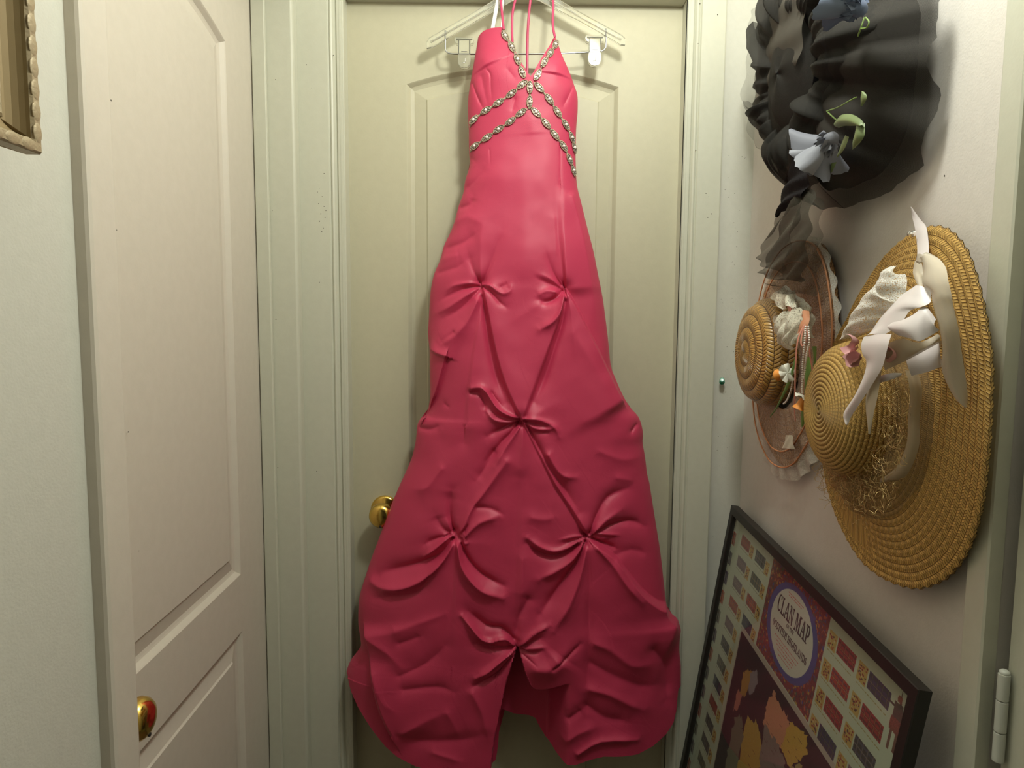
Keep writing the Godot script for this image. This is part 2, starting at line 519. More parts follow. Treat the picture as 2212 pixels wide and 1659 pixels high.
func build_shell() -> void:
	# floor, ceiling
	slab_box("floor", Vector3(-3.2, -0.12, -1.75), Vector3(3.2, 0.0, 4.55), M.floor)
	slab_box("ceiling", Vector3(-3.2, CEIL, -1.75), Vector3(3.2, CEIL + 0.12, 4.55), M.ceiling)
	# back wall round the door opening
	var g := Geo.new()
	add_box(g, Vector3(-0.75, 0, -1.70), Vector3(-0.352, CEIL, WALL_Z))
	add_box(g, Vector3(0.400, 0, -1.70), Vector3(0.85, CEIL, WALL_Z))
	add_box(g, Vector3(-0.352, 2.055, -1.70), Vector3(0.400, CEIL, WALL_Z))
	add_box(g, Vector3(-0.352, 0, -1.70), Vector3(0.400, 2.055, -1.60))
	var wb := struct("wall_back", g.mesh(M.wall))
	# left wall: near part, far stub, lintel over the closet door
	g = Geo.new()
	add_box(g, Vector3(-0.75, 0, -0.755), Vector3(LEFT_X, CEIL, 0.6))
	add_box(g, Vector3(-3.2, 0, 0.6), Vector3(-0.75, CEIL, 0.75))
	add_box(g, Vector3(-3.2, 0, 0.75), Vector3(-3.05, CEIL, 4.4))
	add_box(g, Vector3(-0.75, 0, 0.6), Vector3(LEFT_X, CEIL, 0.75))
	add_box(g, Vector3(-0.75, 0, -1.70), Vector3(LEFT_X, CEIL, -1.44))
	add_box(g, Vector3(-0.75, 2.055, -1.44), Vector3(LEFT_X, CEIL, -0.755))
	add_box(g, Vector3(-0.75, 0, -1.44), Vector3(-0.62, 2.055, -0.755))
	struct("wall_left", g.mesh(M.wall))
	# right wall: far part, lintel over the side door, near part
	g = Geo.new()
	add_box(g, Vector3(RIGHT_X, 0, -1.70), Vector3(0.85, CEIL, -0.69))
	add_box(g, Vector3(RIGHT_X, 2.055, -0.69), Vector3(0.85, CEIL, 0.10))
	add_box(g, Vector3(RIGHT_X, 0, 0.10), Vector3(0.85, CEIL, 0.75))
	add_box(g, Vector3(0.85, 0, 0.6), Vector3(3.2, CEIL, 0.75))
	add_box(g, Vector3(3.05, 0, 0.75), Vector3(3.2, CEIL, 4.4))
	add_box(g, Vector3(0.66, 0, -0.69), Vector3(0.85, 2.055, 0.10))
	var wr := struct("wall_right", g.mesh(M.wall_right))
	g = Geo.new()
	add_box(g, Vector3(-3.2, 0, 4.4), Vector3(3.2, CEIL, 4.55))
	struct("wall_front", g.mesh(M.wall))
	# centre door
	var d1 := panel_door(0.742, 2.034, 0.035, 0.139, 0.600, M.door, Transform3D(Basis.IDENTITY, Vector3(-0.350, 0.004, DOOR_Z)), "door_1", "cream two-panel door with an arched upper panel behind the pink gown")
	knob(d1, Vector3(-0.2655, 0.9245, DOOR_Z + 0.0001), Vector3(0, 0, 1), "round brass door knob half behind the gown")
	# its jamb
	g = Geo.new()
	add_box(g, Vector3(-0.3525, 0, -1.60), Vector3(-0.3372, 2.05, -1.461), 0.0015)
	add_box(g, Vector3(0.3855, 0, -1.60), Vector3(0.4005, 2.05, -1.461), 0.0015)
	add_box(g, Vector3(-0.3372, 2.035, -1.60), Vector3(0.3855, 2.05, -1.461), 0.0015)
	struct("trim_1", g.mesh(M.trim), "white jamb lining the opening of the centre door")
	# its casing
	var prof := [Vector2(0.0, 0.0), Vector2(0.0, 0.0075), Vector2(0.002, 0.0095), Vector2(0.006, 0.0095), Vector2(0.008, 0.0075), Vector2(0.0105, 0.0055), Vector2(0.015, 0.0055), Vector2(0.0175, 0.009), Vector2(0.0195, 0.0125),
		Vector2(0.0225, 0.0140), Vector2(0.0255, 0.0125), Vector2(0.0265, 0.0105), Vector2(0.0280, 0.0115), Vector2(0.030, 0.0150), Vector2(0.079, 0.0152), Vector2(0.0815, 0.0140), Vector2(0.082, 0.012), Vector2(0.082, 0.0)]
	var profl := prof.slice(0, 14) + [Vector2(0.0955, 0.0150), Vector2(0.0965, 0.012), Vector2(0.0965, 0.0)]
	g = Geo.new()
	casing(g, Vector3(-0.3400, 0, WALL_Z), Vector3(-0.3400, 2.0375, WALL_Z), Vector3(-1, 0, 0), Vector3(0, 0, 1), profl, 0.0, 1.0)
	var c1 := struct("trim_2", g.mesh(M.trim), "white moulded casing on the left of the centre door")
	specks(c1, [Vector3(-0.3907, 1.6332, -1.4548), Vector3(-0.3851, 1.6169, -1.4548), Vector3(-0.3932, 1.6023, -1.4548), Vector3(-0.3815, 1.5967, -1.4548), Vector3(-0.3886, 1.5811, -1.4548), Vector3(-0.3799, 1.5734, -1.4548), Vector3(-0.3919, 1.5655, -1.4548), Vector3(-0.3842, 1.5510, -1.4548), Vector3(-0.3947, 1.6265, -1.4548), Vector3(-0.3777, 1.5880, -1.4548), Vector3(-0.3873, 1.5442, -1.4548), Vector3(-0.4034, 1.8403, -1.4548), Vector3(-0.4131, 1.8869, -1.4548), Vector3(-0.4077, 1.0231, -1.4548), Vector3(-0.3942, 1.4363, -1.4548), Vector3(-0.3568, 1.9063, -1.4548), Vector3(-0.3803, 1.6651, -1.4548)], Vector3(0, 0, 1), 0.0009)
	g = Geo.new()
	casing(g, Vector3(0.3855, 0, WALL_Z), Vector3(0.3855, 2.0375, WALL_Z), Vector3(1, 0, 0), Vector3(0, 0, 1), prof, 0.0, 1.0)
	var c2 := struct("trim_3", g.mesh(M.trim), "white moulded casing on the right of the centre door")
	specks(c2, [Vector3(0.4092, 2.0209, -1.4548), Vector3(0.4470, 1.9992, -1.4548), Vector3(0.4080, 1.9409, -1.4548), Vector3(0.4102, 1.7220, -1.4548), Vector3(0.4351, 1.6324, -1.4548), Vector3(0.4486, 1.5896, -1.4548), Vector3(0.4765, 0.8770, -1.4548), Vector3(0.4547, 1.3536, -1.4548), Vector3(0.4413, 1.6256, -1.4548), Vector3(0.4408, 1.5817, -1.4548)], Vector3(0, 0, 1), 0.0011)
	g = Geo.new()
	casing(g, Vector3(-0.3400, 2.0375, WALL_Z), Vector3(0.3855, 2.0375, WALL_Z), Vector3(0, 1, 0), Vector3(0, 0, 1), prof, -1.0, 1.0)
	struct("trim_4", g.mesh(M.trim), "white moulded head casing above the centre door")
	var ws := []
	for k in 46:
		ws.append(Vector3(rng.randf_range(0.480, 0.525), rng.randf_range(0.95, 1.72), WALL_Z))
	specks(wb, ws, Vector3(0, 0, 1), 0.0007)
	# left closet door, set back in its opening (face looks along +x, local x runs towards the camera)
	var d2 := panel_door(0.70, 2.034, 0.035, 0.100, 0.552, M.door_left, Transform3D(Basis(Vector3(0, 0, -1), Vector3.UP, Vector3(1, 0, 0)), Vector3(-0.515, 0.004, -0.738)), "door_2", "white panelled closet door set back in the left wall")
	knob(d2, Vector3(-0.515, 0.838, -0.826), Vector3(1, 0, 0), "brass knob half hidden behind the left casing")
	specks(d2, [Vector3(-0.5149, 1.6381, -0.9117), Vector3(-0.5149, 1.4708, -0.9112), Vector3(-0.5149, 1.1978, -0.9175), Vector3(-0.5149, 1.0245, -0.9310)], Vector3(1, 0, 0), 0.0012)
	g = Geo.new()
	add_box(g, Vector3(-0.62, 0, -1.441), Vector3(-0.436, 2.05, -1.426), 0.0012)
	add_box(g, Vector3(-0.62, 0, -0.769), Vector3(-0.436, 2.05, -0.754), 0.0012)
	add_box(g, Vector3(-0.62, 2.035, -1.426), Vector3(-0.436, 2.05, -0.769), 0.0012)
	add_box(g, Vector3(-0.5130, 0, -1.426), Vector3(-0.4857, 2.035, -1.415), 0.0015)
	add_box(g, Vector3(-0.5130, 2.023, -1.415), Vector3(-0.4857, 2.035, -0.769), 0.0015)
	var j2 := struct("trim_5", g.mesh(M.trim), "white jamb with a door stop beside the closet door")
	specks(j2, [Vector3(-0.4688, 1.8461, -1.4258), Vector3(-0.4795, 1.3560, -1.4258), Vector3(-0.4819, 1.5821, -1.4258), Vector3(-0.4831, 1.0373, -1.4258)], Vector3(0, 0, 1), 0.0011)
	var pl := [Vector2(0.0, 0.0), Vector2(0.0, 0.0115), Vector2(0.0025, 0.0145), Vector2(0.007, 0.0160), Vector2(0.048, 0.0160), Vector2(0.0525, 0.0145), Vector2(0.054, 0.011), Vector2(0.054, 0.0)]
	g = Geo.new()
	casing(g, Vector3(LEFT_X, 0, -0.7690), Vector3(LEFT_X, 2.05, -0.7690), Vector3(0, 0, 1), Vector3(1, 0, 0), pl, 0.0, 1.0)
	struct("trim_6", g.mesh(M.door_left), "white casing on the near side of the closet door")
	var pf := pl.slice(0, 4) + [Vector2(0.0285, 0.0160), Vector2(0.0285, 0.0)]
	g = Geo.new()
	casing(g, Vector3(LEFT_X, 0, -1.4262), Vector3(LEFT_X, 2.05, -1.4262), Vector3(0, 0, -1), Vector3(1, 0, 0), pf, 0.0, 1.0)
	struct("trim_7", g.mesh(M.trim), "narrow white casing in the corner beside the closet door")
	g = Geo.new()
	casing(g, Vector3(LEFT_X, 2.05, -1.4262), Vector3(LEFT_X, 2.05, -0.7690), Vector3(0, 1, 0), Vector3(1, 0, 0), pl, 0.0, 1.0)
	struct("trim_8", g.mesh(M.trim), "white head casing above the closet door")
	# right side door, nearest the camera
	g = Geo.new()
	add_box(g, Vector3(0.5462, 0.004, -0.6795), Vector3(0.5812, 2.034, 0.085), 0.0015)
	var d3 := struct("door_3", g.mesh(M.trim), "white door edge at the far right of the view")
	for hy in [0.934, 1.72, 0.24]:
		var h := Geo.new()
		var hx := Transform3D(Basis.IDENTITY, Vector3(0.5385, hy - 0.050, -0.6735))
		for s in [[0.0, 0.0325], [0.0335, 0.068], [0.069, 0.098]]:
			h.lathe(hx, [Vector2(0.0, s[0]), Vector2(0.0054, s[0]), Vector2(0.0054, s[0]), Vector2(0.0058, s[0] + 0.0008), Vector2(0.0058, s[1] - 0.0008), Vector2(0.0054, s[1]), Vector2(0.0054, s[1]), Vector2(0.0, s[1])], 16)
		h.lathe(hx, [Vector2(0.0048, 0.098), Vector2(0.0052, 0.1005), Vector2(0.003, 0.1025), Vector2(0.0, 0.1028)], 16)
		put("hinge", h.mesh(M.hinge), d3, "painted hinge knuckle")
	var pr := [Vector2(0.0, 0.0), Vector2(0.0, 0.0150), Vector2(0.0025, 0.0165), Vector2(0.030, 0.0165), Vector2(0.0335, 0.0145), Vector2(0.034, 0.0)]
	g = Geo.new()
	casing(g, Vector3(RIGHT_X, 0, -0.6885), Vector3(RIGHT_X, 2.05, -0.6885), Vector3(0, 0, -1), Vector3(-1, 0, 0), pr, 0.0, 1.0)
	struct("trim_9", g.mesh(M.trim), "white casing beside the near right door")
	g = Geo.new()
	casing(g, Vector3(RIGHT_X, 2.05, -0.6885), Vector3(RIGHT_X, 2.05, 0.10), Vector3(0, 1, 0), Vector3(-1, 0, 0), pr, 0.0, 0.0)
	struct("trim_10", g.mesh(M.trim), "white head casing above the near right door")
	specks(wr, [Vector3(0.5399, 0.9069, -0.7224), Vector3(0.5399, 0.9008, -0.7195), Vector3(0.5399, 1.5348, -0.8277), Vector3(0.5399, 1.3542, -0.8408)], Vector3(-1, 0, 0), 0.0012)

# ---------------------------------------------------------------- the gown
var dress_rows := []        # rows of points of the front
var dress_nc := 0

func along(pts: Array, y: float) -> float:
	# x at height y of an outline listed from top to bottom
	if y >= pts[0].y: return pts[0].x
	for k in pts.size() - 1:
		var a: Vector2 = pts[k]; var b: Vector2 = pts[k + 1]
		if y <= a.y and y >= b.y:
			return lerpf(a.x, b.x, (a.y - y) / maxf(a.y - b.y, 1e-5))
	return pts[pts.size() - 1].x

func across(pts: Array, x: float) -> float:
	# y at x of an edge listed from left to right
	if x <= pts[0].x: return pts[0].y
	for k in pts.size() - 1:
		var a: Vector2 = pts[k]; var b: Vector2 = pts[k + 1]
		if x >= a.x and x <= b.x:
			return lerpf(a.y, b.y, (x - a.x) / maxf(b.x - a.x, 1e-5))
	return pts[pts.size() - 1].y

func ramp(x: float, keys: Array) -> float:
	if x <= keys[0].x: return keys[0].y
	for k in keys.size() - 1:
		if x <= keys[k + 1].x:
			var f: float = (x - keys[k].x) / (keys[k + 1].x - keys[k].x)
			return lerpf(keys[k].y, keys[k + 1].y, f * f * (3.0 - 2.0 * f))
	return keys[keys.size() - 1].y

func table_y(pts: Array, y0: float, y1: float) -> PackedFloat32Array:
	var o := PackedFloat32Array()
	for k in 2001: o.append(along(pts, lerpf(y0, y1, k / 2000.0)))
	return o

func table_x(pts: Array, x0: float, x1: float) -> PackedFloat32Array:
	var o := PackedFloat32Array()
	for k in 2001: o.append(across(pts, lerpf(x0, x1, k / 2000.0)))
	return o

func look(t: PackedFloat32Array, a: float, b: float, x: float) -> float:
	var f := clampf((x - a) / (b - a) * 2000.0, 0.0, 1999.99)
	var k := int(f)
	return lerpf(t[k], t[k + 1], f - k)

func smooth_line(pts: Array, sub := 4) -> PackedVector2Array:
	var out := PackedVector2Array()
	for k in pts.size() - 1:
		var p0: Vector2 = pts[maxi(k - 1, 0)]
		var p1: Vector2 = pts[k]
		var p2: Vector2 = pts[k + 1]
		var p3: Vector2 = pts[mini(k + 2, pts.size() - 1)]
		for s in sub:
			out.append(p1.cubic_interpolate(p2, p0, p3, float(s) / sub))
	out.append(pts[pts.size() - 1])
	return out

# the folds: each [kind, line, height mm at start, at end, width mm at start, at end, reach mm]
# kind 0: a ridge (or a valley where the height is negative); 1 / -1: a lap, the cloth to the right / left of the line's direction lies in front
func dress_folds() -> Array:
	var f := []
	# bodice: cups, darts
	f.append([0, [Vector2(-0.0399, 1.8844), Vector2(-0.0342, 1.8707)], 8, 8, 34, 34, 0])
	f.append([0, [Vector2(0.1088, 1.8726), Vector2(0.1071, 1.8541)], 8, 8, 32, 32, 0])
	f.append([0, [Vector2(-0.0342, 1.8642), Vector2(-0.0276, 1.8542), Vector2(-0.0265, 1.8312), Vector2(-0.0245, 1.8063)], -2.4, -2.0, 2.5, 6, 0])
	f.append([0, [Vector2(-0.0453, 1.8521), Vector2(-0.0386, 1.8200), Vector2(-0.0328, 1.7951)], -3.5, -3, 9, 10, 0])
	f.append([0, [Vector2(-0.0649, 1.8445), Vector2(-0.0544, 1.8152), Vector2(-0.0431, 1.7913)], -3, -4, 3, 5, 0])
	f.append([0, [Vector2(0.0088, 1.8620), Vector2(0.0163, 1.8529), Vector2(0.0229, 1.8456)], -1.6, -1, 6, 6, 0])
	f.append([0, [Vector2(0.0223, 1.8051), Vector2(0.0169, 1.7791)], -3, -1.5, 5, 8, 0])
	f.append([0, [Vector2(0.1419, 1.8380), Vector2(0.1328, 1.8175), Vector2(0.1226, 1.7971)], -3, -2.5, 3, 5, 0])
	f.append([0, [Vector2(0.0582, 1.7612), Vector2(0.0603, 1.7334)], 2, 2, 26, 30, 0])
	f.append([0, [Vector2(-0.0286, 1.7064), Vector2(-0.0274, 1.6749)], -1.2, -0.5, 1.6, 3, 0])
	f.append([0, [Vector2(0.1168, 1.7202), Vector2(0.1181, 1.6784), Vector2(0.1196, 1.6133)], -1.4, -1, 1.8, 5, 0])
	f.append([0, [Vector2(-0.0669, 1.6949), Vector2(-0.0537, 1.6811)], -3, -1, 6, 7, 0])
	# upper skirt
	f.append([0, [Vector2(-0.0722, 1.6345), Vector2(-0.0536, 1.6505), Vector2(-0.0349, 1.6748)], -4, -2, 9, 11, 0])
	f.append([0, [Vector2(-0.0870, 1.5925), Vector2(-0.0674, 1.5974), Vector2(-0.0609, 1.6114)], -7, -4, 9, 10, 0])
	f.append([0, [Vector2(-0.0954, 1.5645), Vector2(-0.0719, 1.5694), Vector2(-0.0437, 1.5557)], 5, 3, 14, 16, 0])
	f.append([0, [Vector2(-0.1139, 1.5084), Vector2(-0.0811, 1.5180), Vector2(-0.0530, 1.5370)], -6, -4, 11, 13, 0])
	f.append([0, [Vector2(-0.1325, 1.4568), Vector2(-0.0949, 1.4665), Vector2(-0.0762, 1.4807)], -5, -3, 10, 12, 0])
	f.append([0, [Vector2(-0.1232, 1.4849), Vector2(-0.0903, 1.4918)], 4, 2, 12, 12, 0])
	f.append([0, [Vector2(0.0402, 1.6590), Vector2(0.0459, 1.5379), Vector2(0.0420, 1.4255)], 3, 9, 60, 46, 0])
	f.append([-1, [Vector2(0.1176, 1.6273), Vector2(0.1181, 1.5807), Vector2(0.1194, 1.5387), Vector2(0.1246, 1.4826), Vector2(0.1299, 1.4263)], 3, 15, 12, 3, 90])
	f.append([0, [Vector2(0.1441, 1.6136), Vector2(0.1656, 1.5391), Vector2(0.1836, 1.4456), Vector2(0.1989, 1.3516)], 5, 4, 10, 14, 0])
	f.append([0, [Vector2(0.1050, 1.5665), Vector2(0.1095, 1.4824)], 2, 2, 14, 10, 0])
	# gather 1
	f.append([0, [Vector2(-0.0449, 1.4323), Vector2(-0.0601, 1.4603), Vector2(-0.0734, 1.4994)], -5, -3, 3.5, 13, 0])
	f.append([0, [Vector2(-0.0420, 1.4342), Vector2(-0.0262, 1.4699), Vector2(-0.0013, 1.5421)], -7, -3, 3.5, 16, 0])
	f.append([0, [Vector2(-0.0439, 1.4323), Vector2(-0.0461, 1.4903), Vector2(-0.0437, 1.5650)], 3, 3, 4, 18, 0])
	f.append([0, [Vector2(-0.0467, 1.4313), Vector2(-0.0694, 1.4330), Vector2(-0.0948, 1.4300), Vector2(-0.1136, 1.4223)], 6, 3, 2.5, 5, 0])
	f.append([0, [Vector2(-0.0486, 1.4266), Vector2(-0.0731, 1.4236), Vector2(-0.1041, 1.4121), Vector2(-0.1323, 1.3959)], -8, -4, 3, 9, 0])
	f.append([0, [Vector2(-0.0486, 1.4238), Vector2(-0.0777, 1.4058), Vector2(-0.1134, 1.3829), Vector2(-0.1388, 1.3715)], 7, 5, 4, 11, 0])
	f.append([0, [Vector2(-0.0486, 1.4210), Vector2(-0.0692, 1.3964), Vector2(-0.0945, 1.3756), Vector2(-0.1256, 1.3603)], -7, -3, 3.5, 10, 0])
	f.append([0, [Vector2(-0.0522, 1.3966), Vector2(-0.0755, 1.3494), Vector2(-0.1131, 1.3162), Vector2(-0.1414, 1.3037)], 8, 8, 8, 22, 0])
	f.append([0, [Vector2(-0.1009, 1.3313), Vector2(-0.1160, 1.3199), Vector2(-0.1329, 1.3076)], -4, -2, 5, 7, 0])
	f.append([0, [Vector2(-0.0420, 1.4304), Vector2(-0.0260, 1.4278), Vector2(-0.0099, 1.4167), Vector2(0.0024, 1.4121), Vector2(0.0156, 1.4178), Vector2(0.0174, 1.4272)], 6, 5, 2.5, 6, 0])
	f.append([0, [Vector2(-0.0392, 1.4267), Vector2(-0.0221, 1.4137), Vector2(-0.0069, 1.3951), Vector2(0.0064, 1.3858)], -8, -6, 3, 7, 0])
	f.append([0, [Vector2(-0.0033, 1.4252), Vector2(0.0117, 1.4328)], -3, -2, 4, 5, 0])
	f.append([-1, [Vector2(-0.0420, 1.4229), Vector2(-0.0428, 1.3967), Vector2(-0.0482, 1.3590), Vector2(-0.0565, 1.3119), Vector2(-0.0638, 1.2647), Vector2(-0.0701, 1.2079), Vector2(-0.0755, 1.1415)], 2, 6, 2, 7, 110])
	f.append([-1, [Vector2(-0.0410, 1.4230), Vector2(-0.0313, 1.3780), Vector2(-0.0196, 1.3169), Vector2(-0.0041, 1.2556), Vector2(0.0152, 1.2037), Vector2(0.0402, 1.1554)], 9, 10, 2.5, 5, 60])
	f.append([0, [Vector2(-0.0419, 1.4061), Vector2(-0.0350, 1.3591), Vector2(-0.0271, 1.3074), Vector2(-0.0135, 1.2461), Vector2(0.0096, 1.1894)], -8, -13, 5, 17, 0])
	# gather 2
	f.append([0, [Vector2(0.1213, 1.4300), Vector2(0.1031, 1.4589), Vector2(0.0867, 1.5009)], -6, -2, 3, 10, 0])
	f.append([0, [Vector2(0.1214, 1.4272), Vector2(0.0985, 1.4429), Vector2(0.0739, 1.4521)], 5, 3, 3, 8, 0])
	f.append([0, [Vector2(0.1176, 1.4243), Vector2(0.0948, 1.4335), Vector2(0.0702, 1.4446)], -5, -3, 3, 7, 0])
	f.append([0, [Vector2(0.1243, 1.4187), Vector2(0.1083, 1.4026), Vector2(0.0895, 1.3959), Vector2(0.0743, 1.3995)], -12, -8, 5, 10, 0])
	f.append([0, [Vector2(0.1263, 1.4075), Vector2(0.1190, 1.3773), Vector2(0.1031, 1.3555), Vector2(0.0767, 1.3393)], 9, 7, 3.5, 9, 0])
	f.append([0, [Vector2(0.1082, 1.4167), Vector2(0.0893, 1.4184), Vector2(0.0705, 1.4070)], 5, 3, 4, 8, 0])
	f.append([1, [Vector2(0.1263, 1.4075), Vector2(0.1172, 1.3603), Vector2(0.1015, 1.3150), Vector2(0.0812, 1.2562), Vector2(0.0626, 1.2040), Vector2(0.0440, 1.1555)], 9, 10, 2.5, 5, 60])
	f.append([0, [Vector2(0.1292, 1.3981), Vector2(0.1230, 1.3510), Vector2(0.1092, 1.3056), Vector2(0.0889, 1.2421), Vector2(0.0665, 1.1917)], -8, -13, 5, 15, 0])
	f.append([1, [Vector2(0.1309, 1.4226), Vector2(0.1491, 1.3936), Vector2(0.1733, 1.3485), Vector2(0.2004, 1.2996), Vector2(0.2257, 1.2515), Vector2(0.2549, 1.1966)], 12, 26, 3, 4, 120])
	f.append([0, [Vector2(0.1348, 1.4075), Vector2(0.1428, 1.3605), Vector2(0.1492, 1.2945)], 2, 1, 3, 8, 0])
	# side laps on the left
	f.append([1, [Vector2(-0.1158, 1.2803), Vector2(-0.1270, 1.2425), Vector2(-0.1401, 1.1999), Vector2(-0.1627, 1.1524)], 13, 15, 2.5, 3, 90])
	f.append([-1, [Vector2(-0.1498, 1.2924), Vector2(-0.1385, 1.2858), Vector2(-0.1272, 1.2831), Vector2(-0.1149, 1.2794)], 10, 8, 2.5, 3, 60])
	f.append([0, [Vector2(-0.1739, 1.1267), Vector2(-0.1503, 1.1268), Vector2(-0.1285, 1.1364)], -6, -3, 8, 9, 0])
	f.append([0, [Vector2(-0.1192, 1.1811), Vector2(-0.1097, 1.1735)], -2, -1, 4, 4, 0])
	# gather 3
	f.append([0, [Vector2(0.0364, 1.1564), Vector2(0.0155, 1.1629), Vector2(-0.0055, 1.1742), Vector2(-0.0198, 1.1912), Vector2(-0.0304, 1.2081), Vector2(-0.0437, 1.2194), Vector2(-0.0626, 1.2165)], 8, 10, 2.5, 7, 0])
	f.append([0, [Vector2(-0.0626, 1.2079), Vector2(-0.0455, 1.2052), Vector2(-0.0359, 1.1873), Vector2(-0.0349, 1.1683)], -7, -6, 6, 8, 0])
	f.append([0, [Vector2(-0.0209, 1.2082), Vector2(-0.0132, 1.1969), Vector2(-0.0018, 1.1837)], -4, -3, 4, 4, 0])
	f.append([0, [Vector2(0.0364, 1.1545), Vector2(0.0136, 1.1543), Vector2(-0.0111, 1.1627), Vector2(-0.0245, 1.1741)], -4, -4, 2.5, 6, 0])
	f.append([0, [Vector2(0.0364, 1.1516), Vector2(0.0118, 1.1486), Vector2(-0.0149, 1.1532), Vector2(-0.0320, 1.1702)], 7, 6, 2.5, 6, 0])
	f.append([0, [Vector2(0.0346, 1.1478), Vector2(0.0118, 1.1401), Vector2(-0.0109, 1.1276), Vector2(-0.0298, 1.1180)], -9, -6, 3, 10, 0])
	f.append([0, [Vector2(0.0450, 1.1555), Vector2(0.0706, 1.1556), Vector2(0.0935, 1.1481), Vector2(0.1107, 1.1368), Vector2(0.1185, 1.1188)], 7, 5, 2.5, 8, 0])
	f.append([0, [Vector2(0.0469, 1.1517), Vector2(0.0678, 1.1451), Vector2(0.0898, 1.1405)], -5, -4, 2.5, 4, 0])
	f.append([0, [Vector2(0.0460, 1.1479), Vector2(0.0679, 1.1366), Vector2(0.0917, 1.1329), Vector2(0.1069, 1.1378)], 6, 4, 3, 5, 0])
	f.append([0, [Vector2(0.0918, 1.1282), Vector2(0.0632, 1.1280)], -4, -3, 6, 6, 0])
	f.append([0, [Vector2(0.0355, 1.1478), Vector2(0.0195, 1.1249), Vector2(0.0016, 1.1067), Vector2(-0.0314, 1.0656)], -9, -5, 3.5, 8, 0])
	f.append([0, [Vector2(0.0365, 1.1374), Vector2(0.0140, 1.1039), Vector2(-0.0143, 1.0560)], 6, 5, 4, 12, 0])
	f.append([-1, [Vector2(0.0441, 1.1469), Vector2(0.0634, 1.1090), Vector2(0.0847, 1.0681), Vector2(0.1121, 1.0159), Vector2(0.1474, 0.9633), Vector2(0.1771, 0.9142)], 9, 15, 3, 5, 90])
	f.append([0, [Vector2(0.0517, 1.1441), Vector2(0.0730, 1.1023), Vector2(0.0981, 1.0565), Vector2(0.1235, 1.0198), Vector2(0.1628, 0.9594)], -12, -11, 6, 16, 0])
	f.append([0, [Vector2(0.0969, 1.0805), Vector2(0.1115, 1.0547), Vector2(0.1290, 1.0373), Vector2(0.1558, 1.0335)], 7, 5, 9, 9, 0])
	f.append([0, [Vector2(0.0441, 1.1374), Vector2(0.0417, 1.0850), Vector2(0.0355, 1.0272)], 5, 4, 6, 22, 0])
	# gather 5 (left)
	f.append([0, [Vector2(-0.0144, 1.0828), Vector2(-0.0333, 1.0511), Vector2(-0.0522, 1.0229)], -6, -5, 8, 13, 0])
	f.append([0, [Vector2(0.0104, 1.0658), Vector2(-0.0103, 1.0367), Vector2(-0.0350, 1.0016), Vector2(-0.0616, 0.9645), Vector2(-0.0835, 0.9193)], 7, 7, 14, 4, 0])
	f.append([0, [Vector2(-0.0998, 0.9143), Vector2(-0.1075, 0.9437), Vector2(-0.1075, 0.9780), Vector2(-0.1036, 1.0023)], -12, -8, 5, 16, 0])
	f.append([0, [Vector2(-0.1094, 0.9094), Vector2(-0.1266, 0.9241), Vector2(-0.1381, 0.9485)], -8, -4, 6, 16, 0])
	f.append([0, [Vector2(-0.1027, 0.9114), Vector2(-0.1151, 0.9388)], 4, 2, 3, 4, 0])
	f.append([0, [Vector2(-0.0979, 0.9074), Vector2(-0.1113, 0.9084), Vector2(-0.1248, 0.9014)], 5, 3, 2, 3, 0])
	f.append([0, [Vector2(-0.0989, 0.9035), Vector2(-0.1123, 0.9005), Vector2(-0.1344, 0.8817), Vector2(-0.1614, 0.8589)], 9, 8, 2.5, 6, 0])
	f.append([0, [Vector2(-0.1094, 0.9054), Vector2(-0.1363, 0.8975), Vector2(-0.1603, 0.8846)], -8, -5, 3, 9, 0])
	f.append([0, [Vector2(-0.1018, 0.8976), Vector2(-0.1248, 0.8669), Vector2(-0.1653, 0.8450), Vector2(-0.2134, 0.8270), Vector2(-0.2636, 0.8080)], -13, -11, 4, 22, 0])
	f.append([0, [Vector2(-0.1018, 0.8897), Vector2(-0.1220, 0.8550), Vector2(-0.1606, 0.8162), Vector2(-0.2060, 0.7922), Vector2(-0.2523, 0.7841), Vector2(-0.2811, 0.7901)], 14, 12, 6, 14, 0])
	f.append([0, [Vector2(-0.1509, 0.8202), Vector2(-0.1752, 0.7823), Vector2(-0.2429, 0.7652), Vector2(-0.2719, 0.7581)], -4, -6, 10, 14, 0])
	f.append([-1, [Vector2(-0.0941, 0.8897), Vector2(-0.0950, 0.8303), Vector2(-0.0989, 0.7403), Vector2(-0.1028, 0.6288)], 5, 1, 2, 12, 60])
	f.append([0, [Vector2(-0.0893, 0.8897), Vector2(-0.0835, 0.8522), Vector2(-0.0670, 0.8224), Vector2(-0.0380, 0.7945), Vector2(0.0028, 0.7786)], 13, 12, 4, 12, 0])
	f.append([0, [Vector2(-0.0835, 0.8897), Vector2(-0.0690, 0.8581), Vector2(-0.0458, 0.8304), Vector2(-0.0187, 0.8125), Vector2(0.0045, 0.8026)], -10, -9, 4, 10, 0])
	f.append([0, [Vector2(-0.0883, 0.9114), Vector2(-0.0749, 0.9311), Vector2(-0.0673, 0.9468)], 5, 3, 3, 5, 0])
	f.append([0, [Vector2(-0.0768, 0.9173), Vector2(-0.0692, 0.9311)], -5, -3, 3, 3, 0])
	f.append([0, [Vector2(-0.0864, 0.9055), Vector2(-0.0778, 0.9036), Vector2(-0.0758, 0.8917), Vector2(-0.0672, 0.8957)], 4, 4, 2, 2.5, 0])
	f.append([0, [Vector2(-0.0739, 0.9095), Vector2(-0.0452, 0.9371), Vector2(-0.0041, 0.9510)], 8, 6, 8, 12, 0])
	f.append([0, [Vector2(-0.0501, 0.9684), Vector2(-0.0214, 0.9656), Vector2(0.0026, 0.9549)], -5, -4, 7, 7, 0])
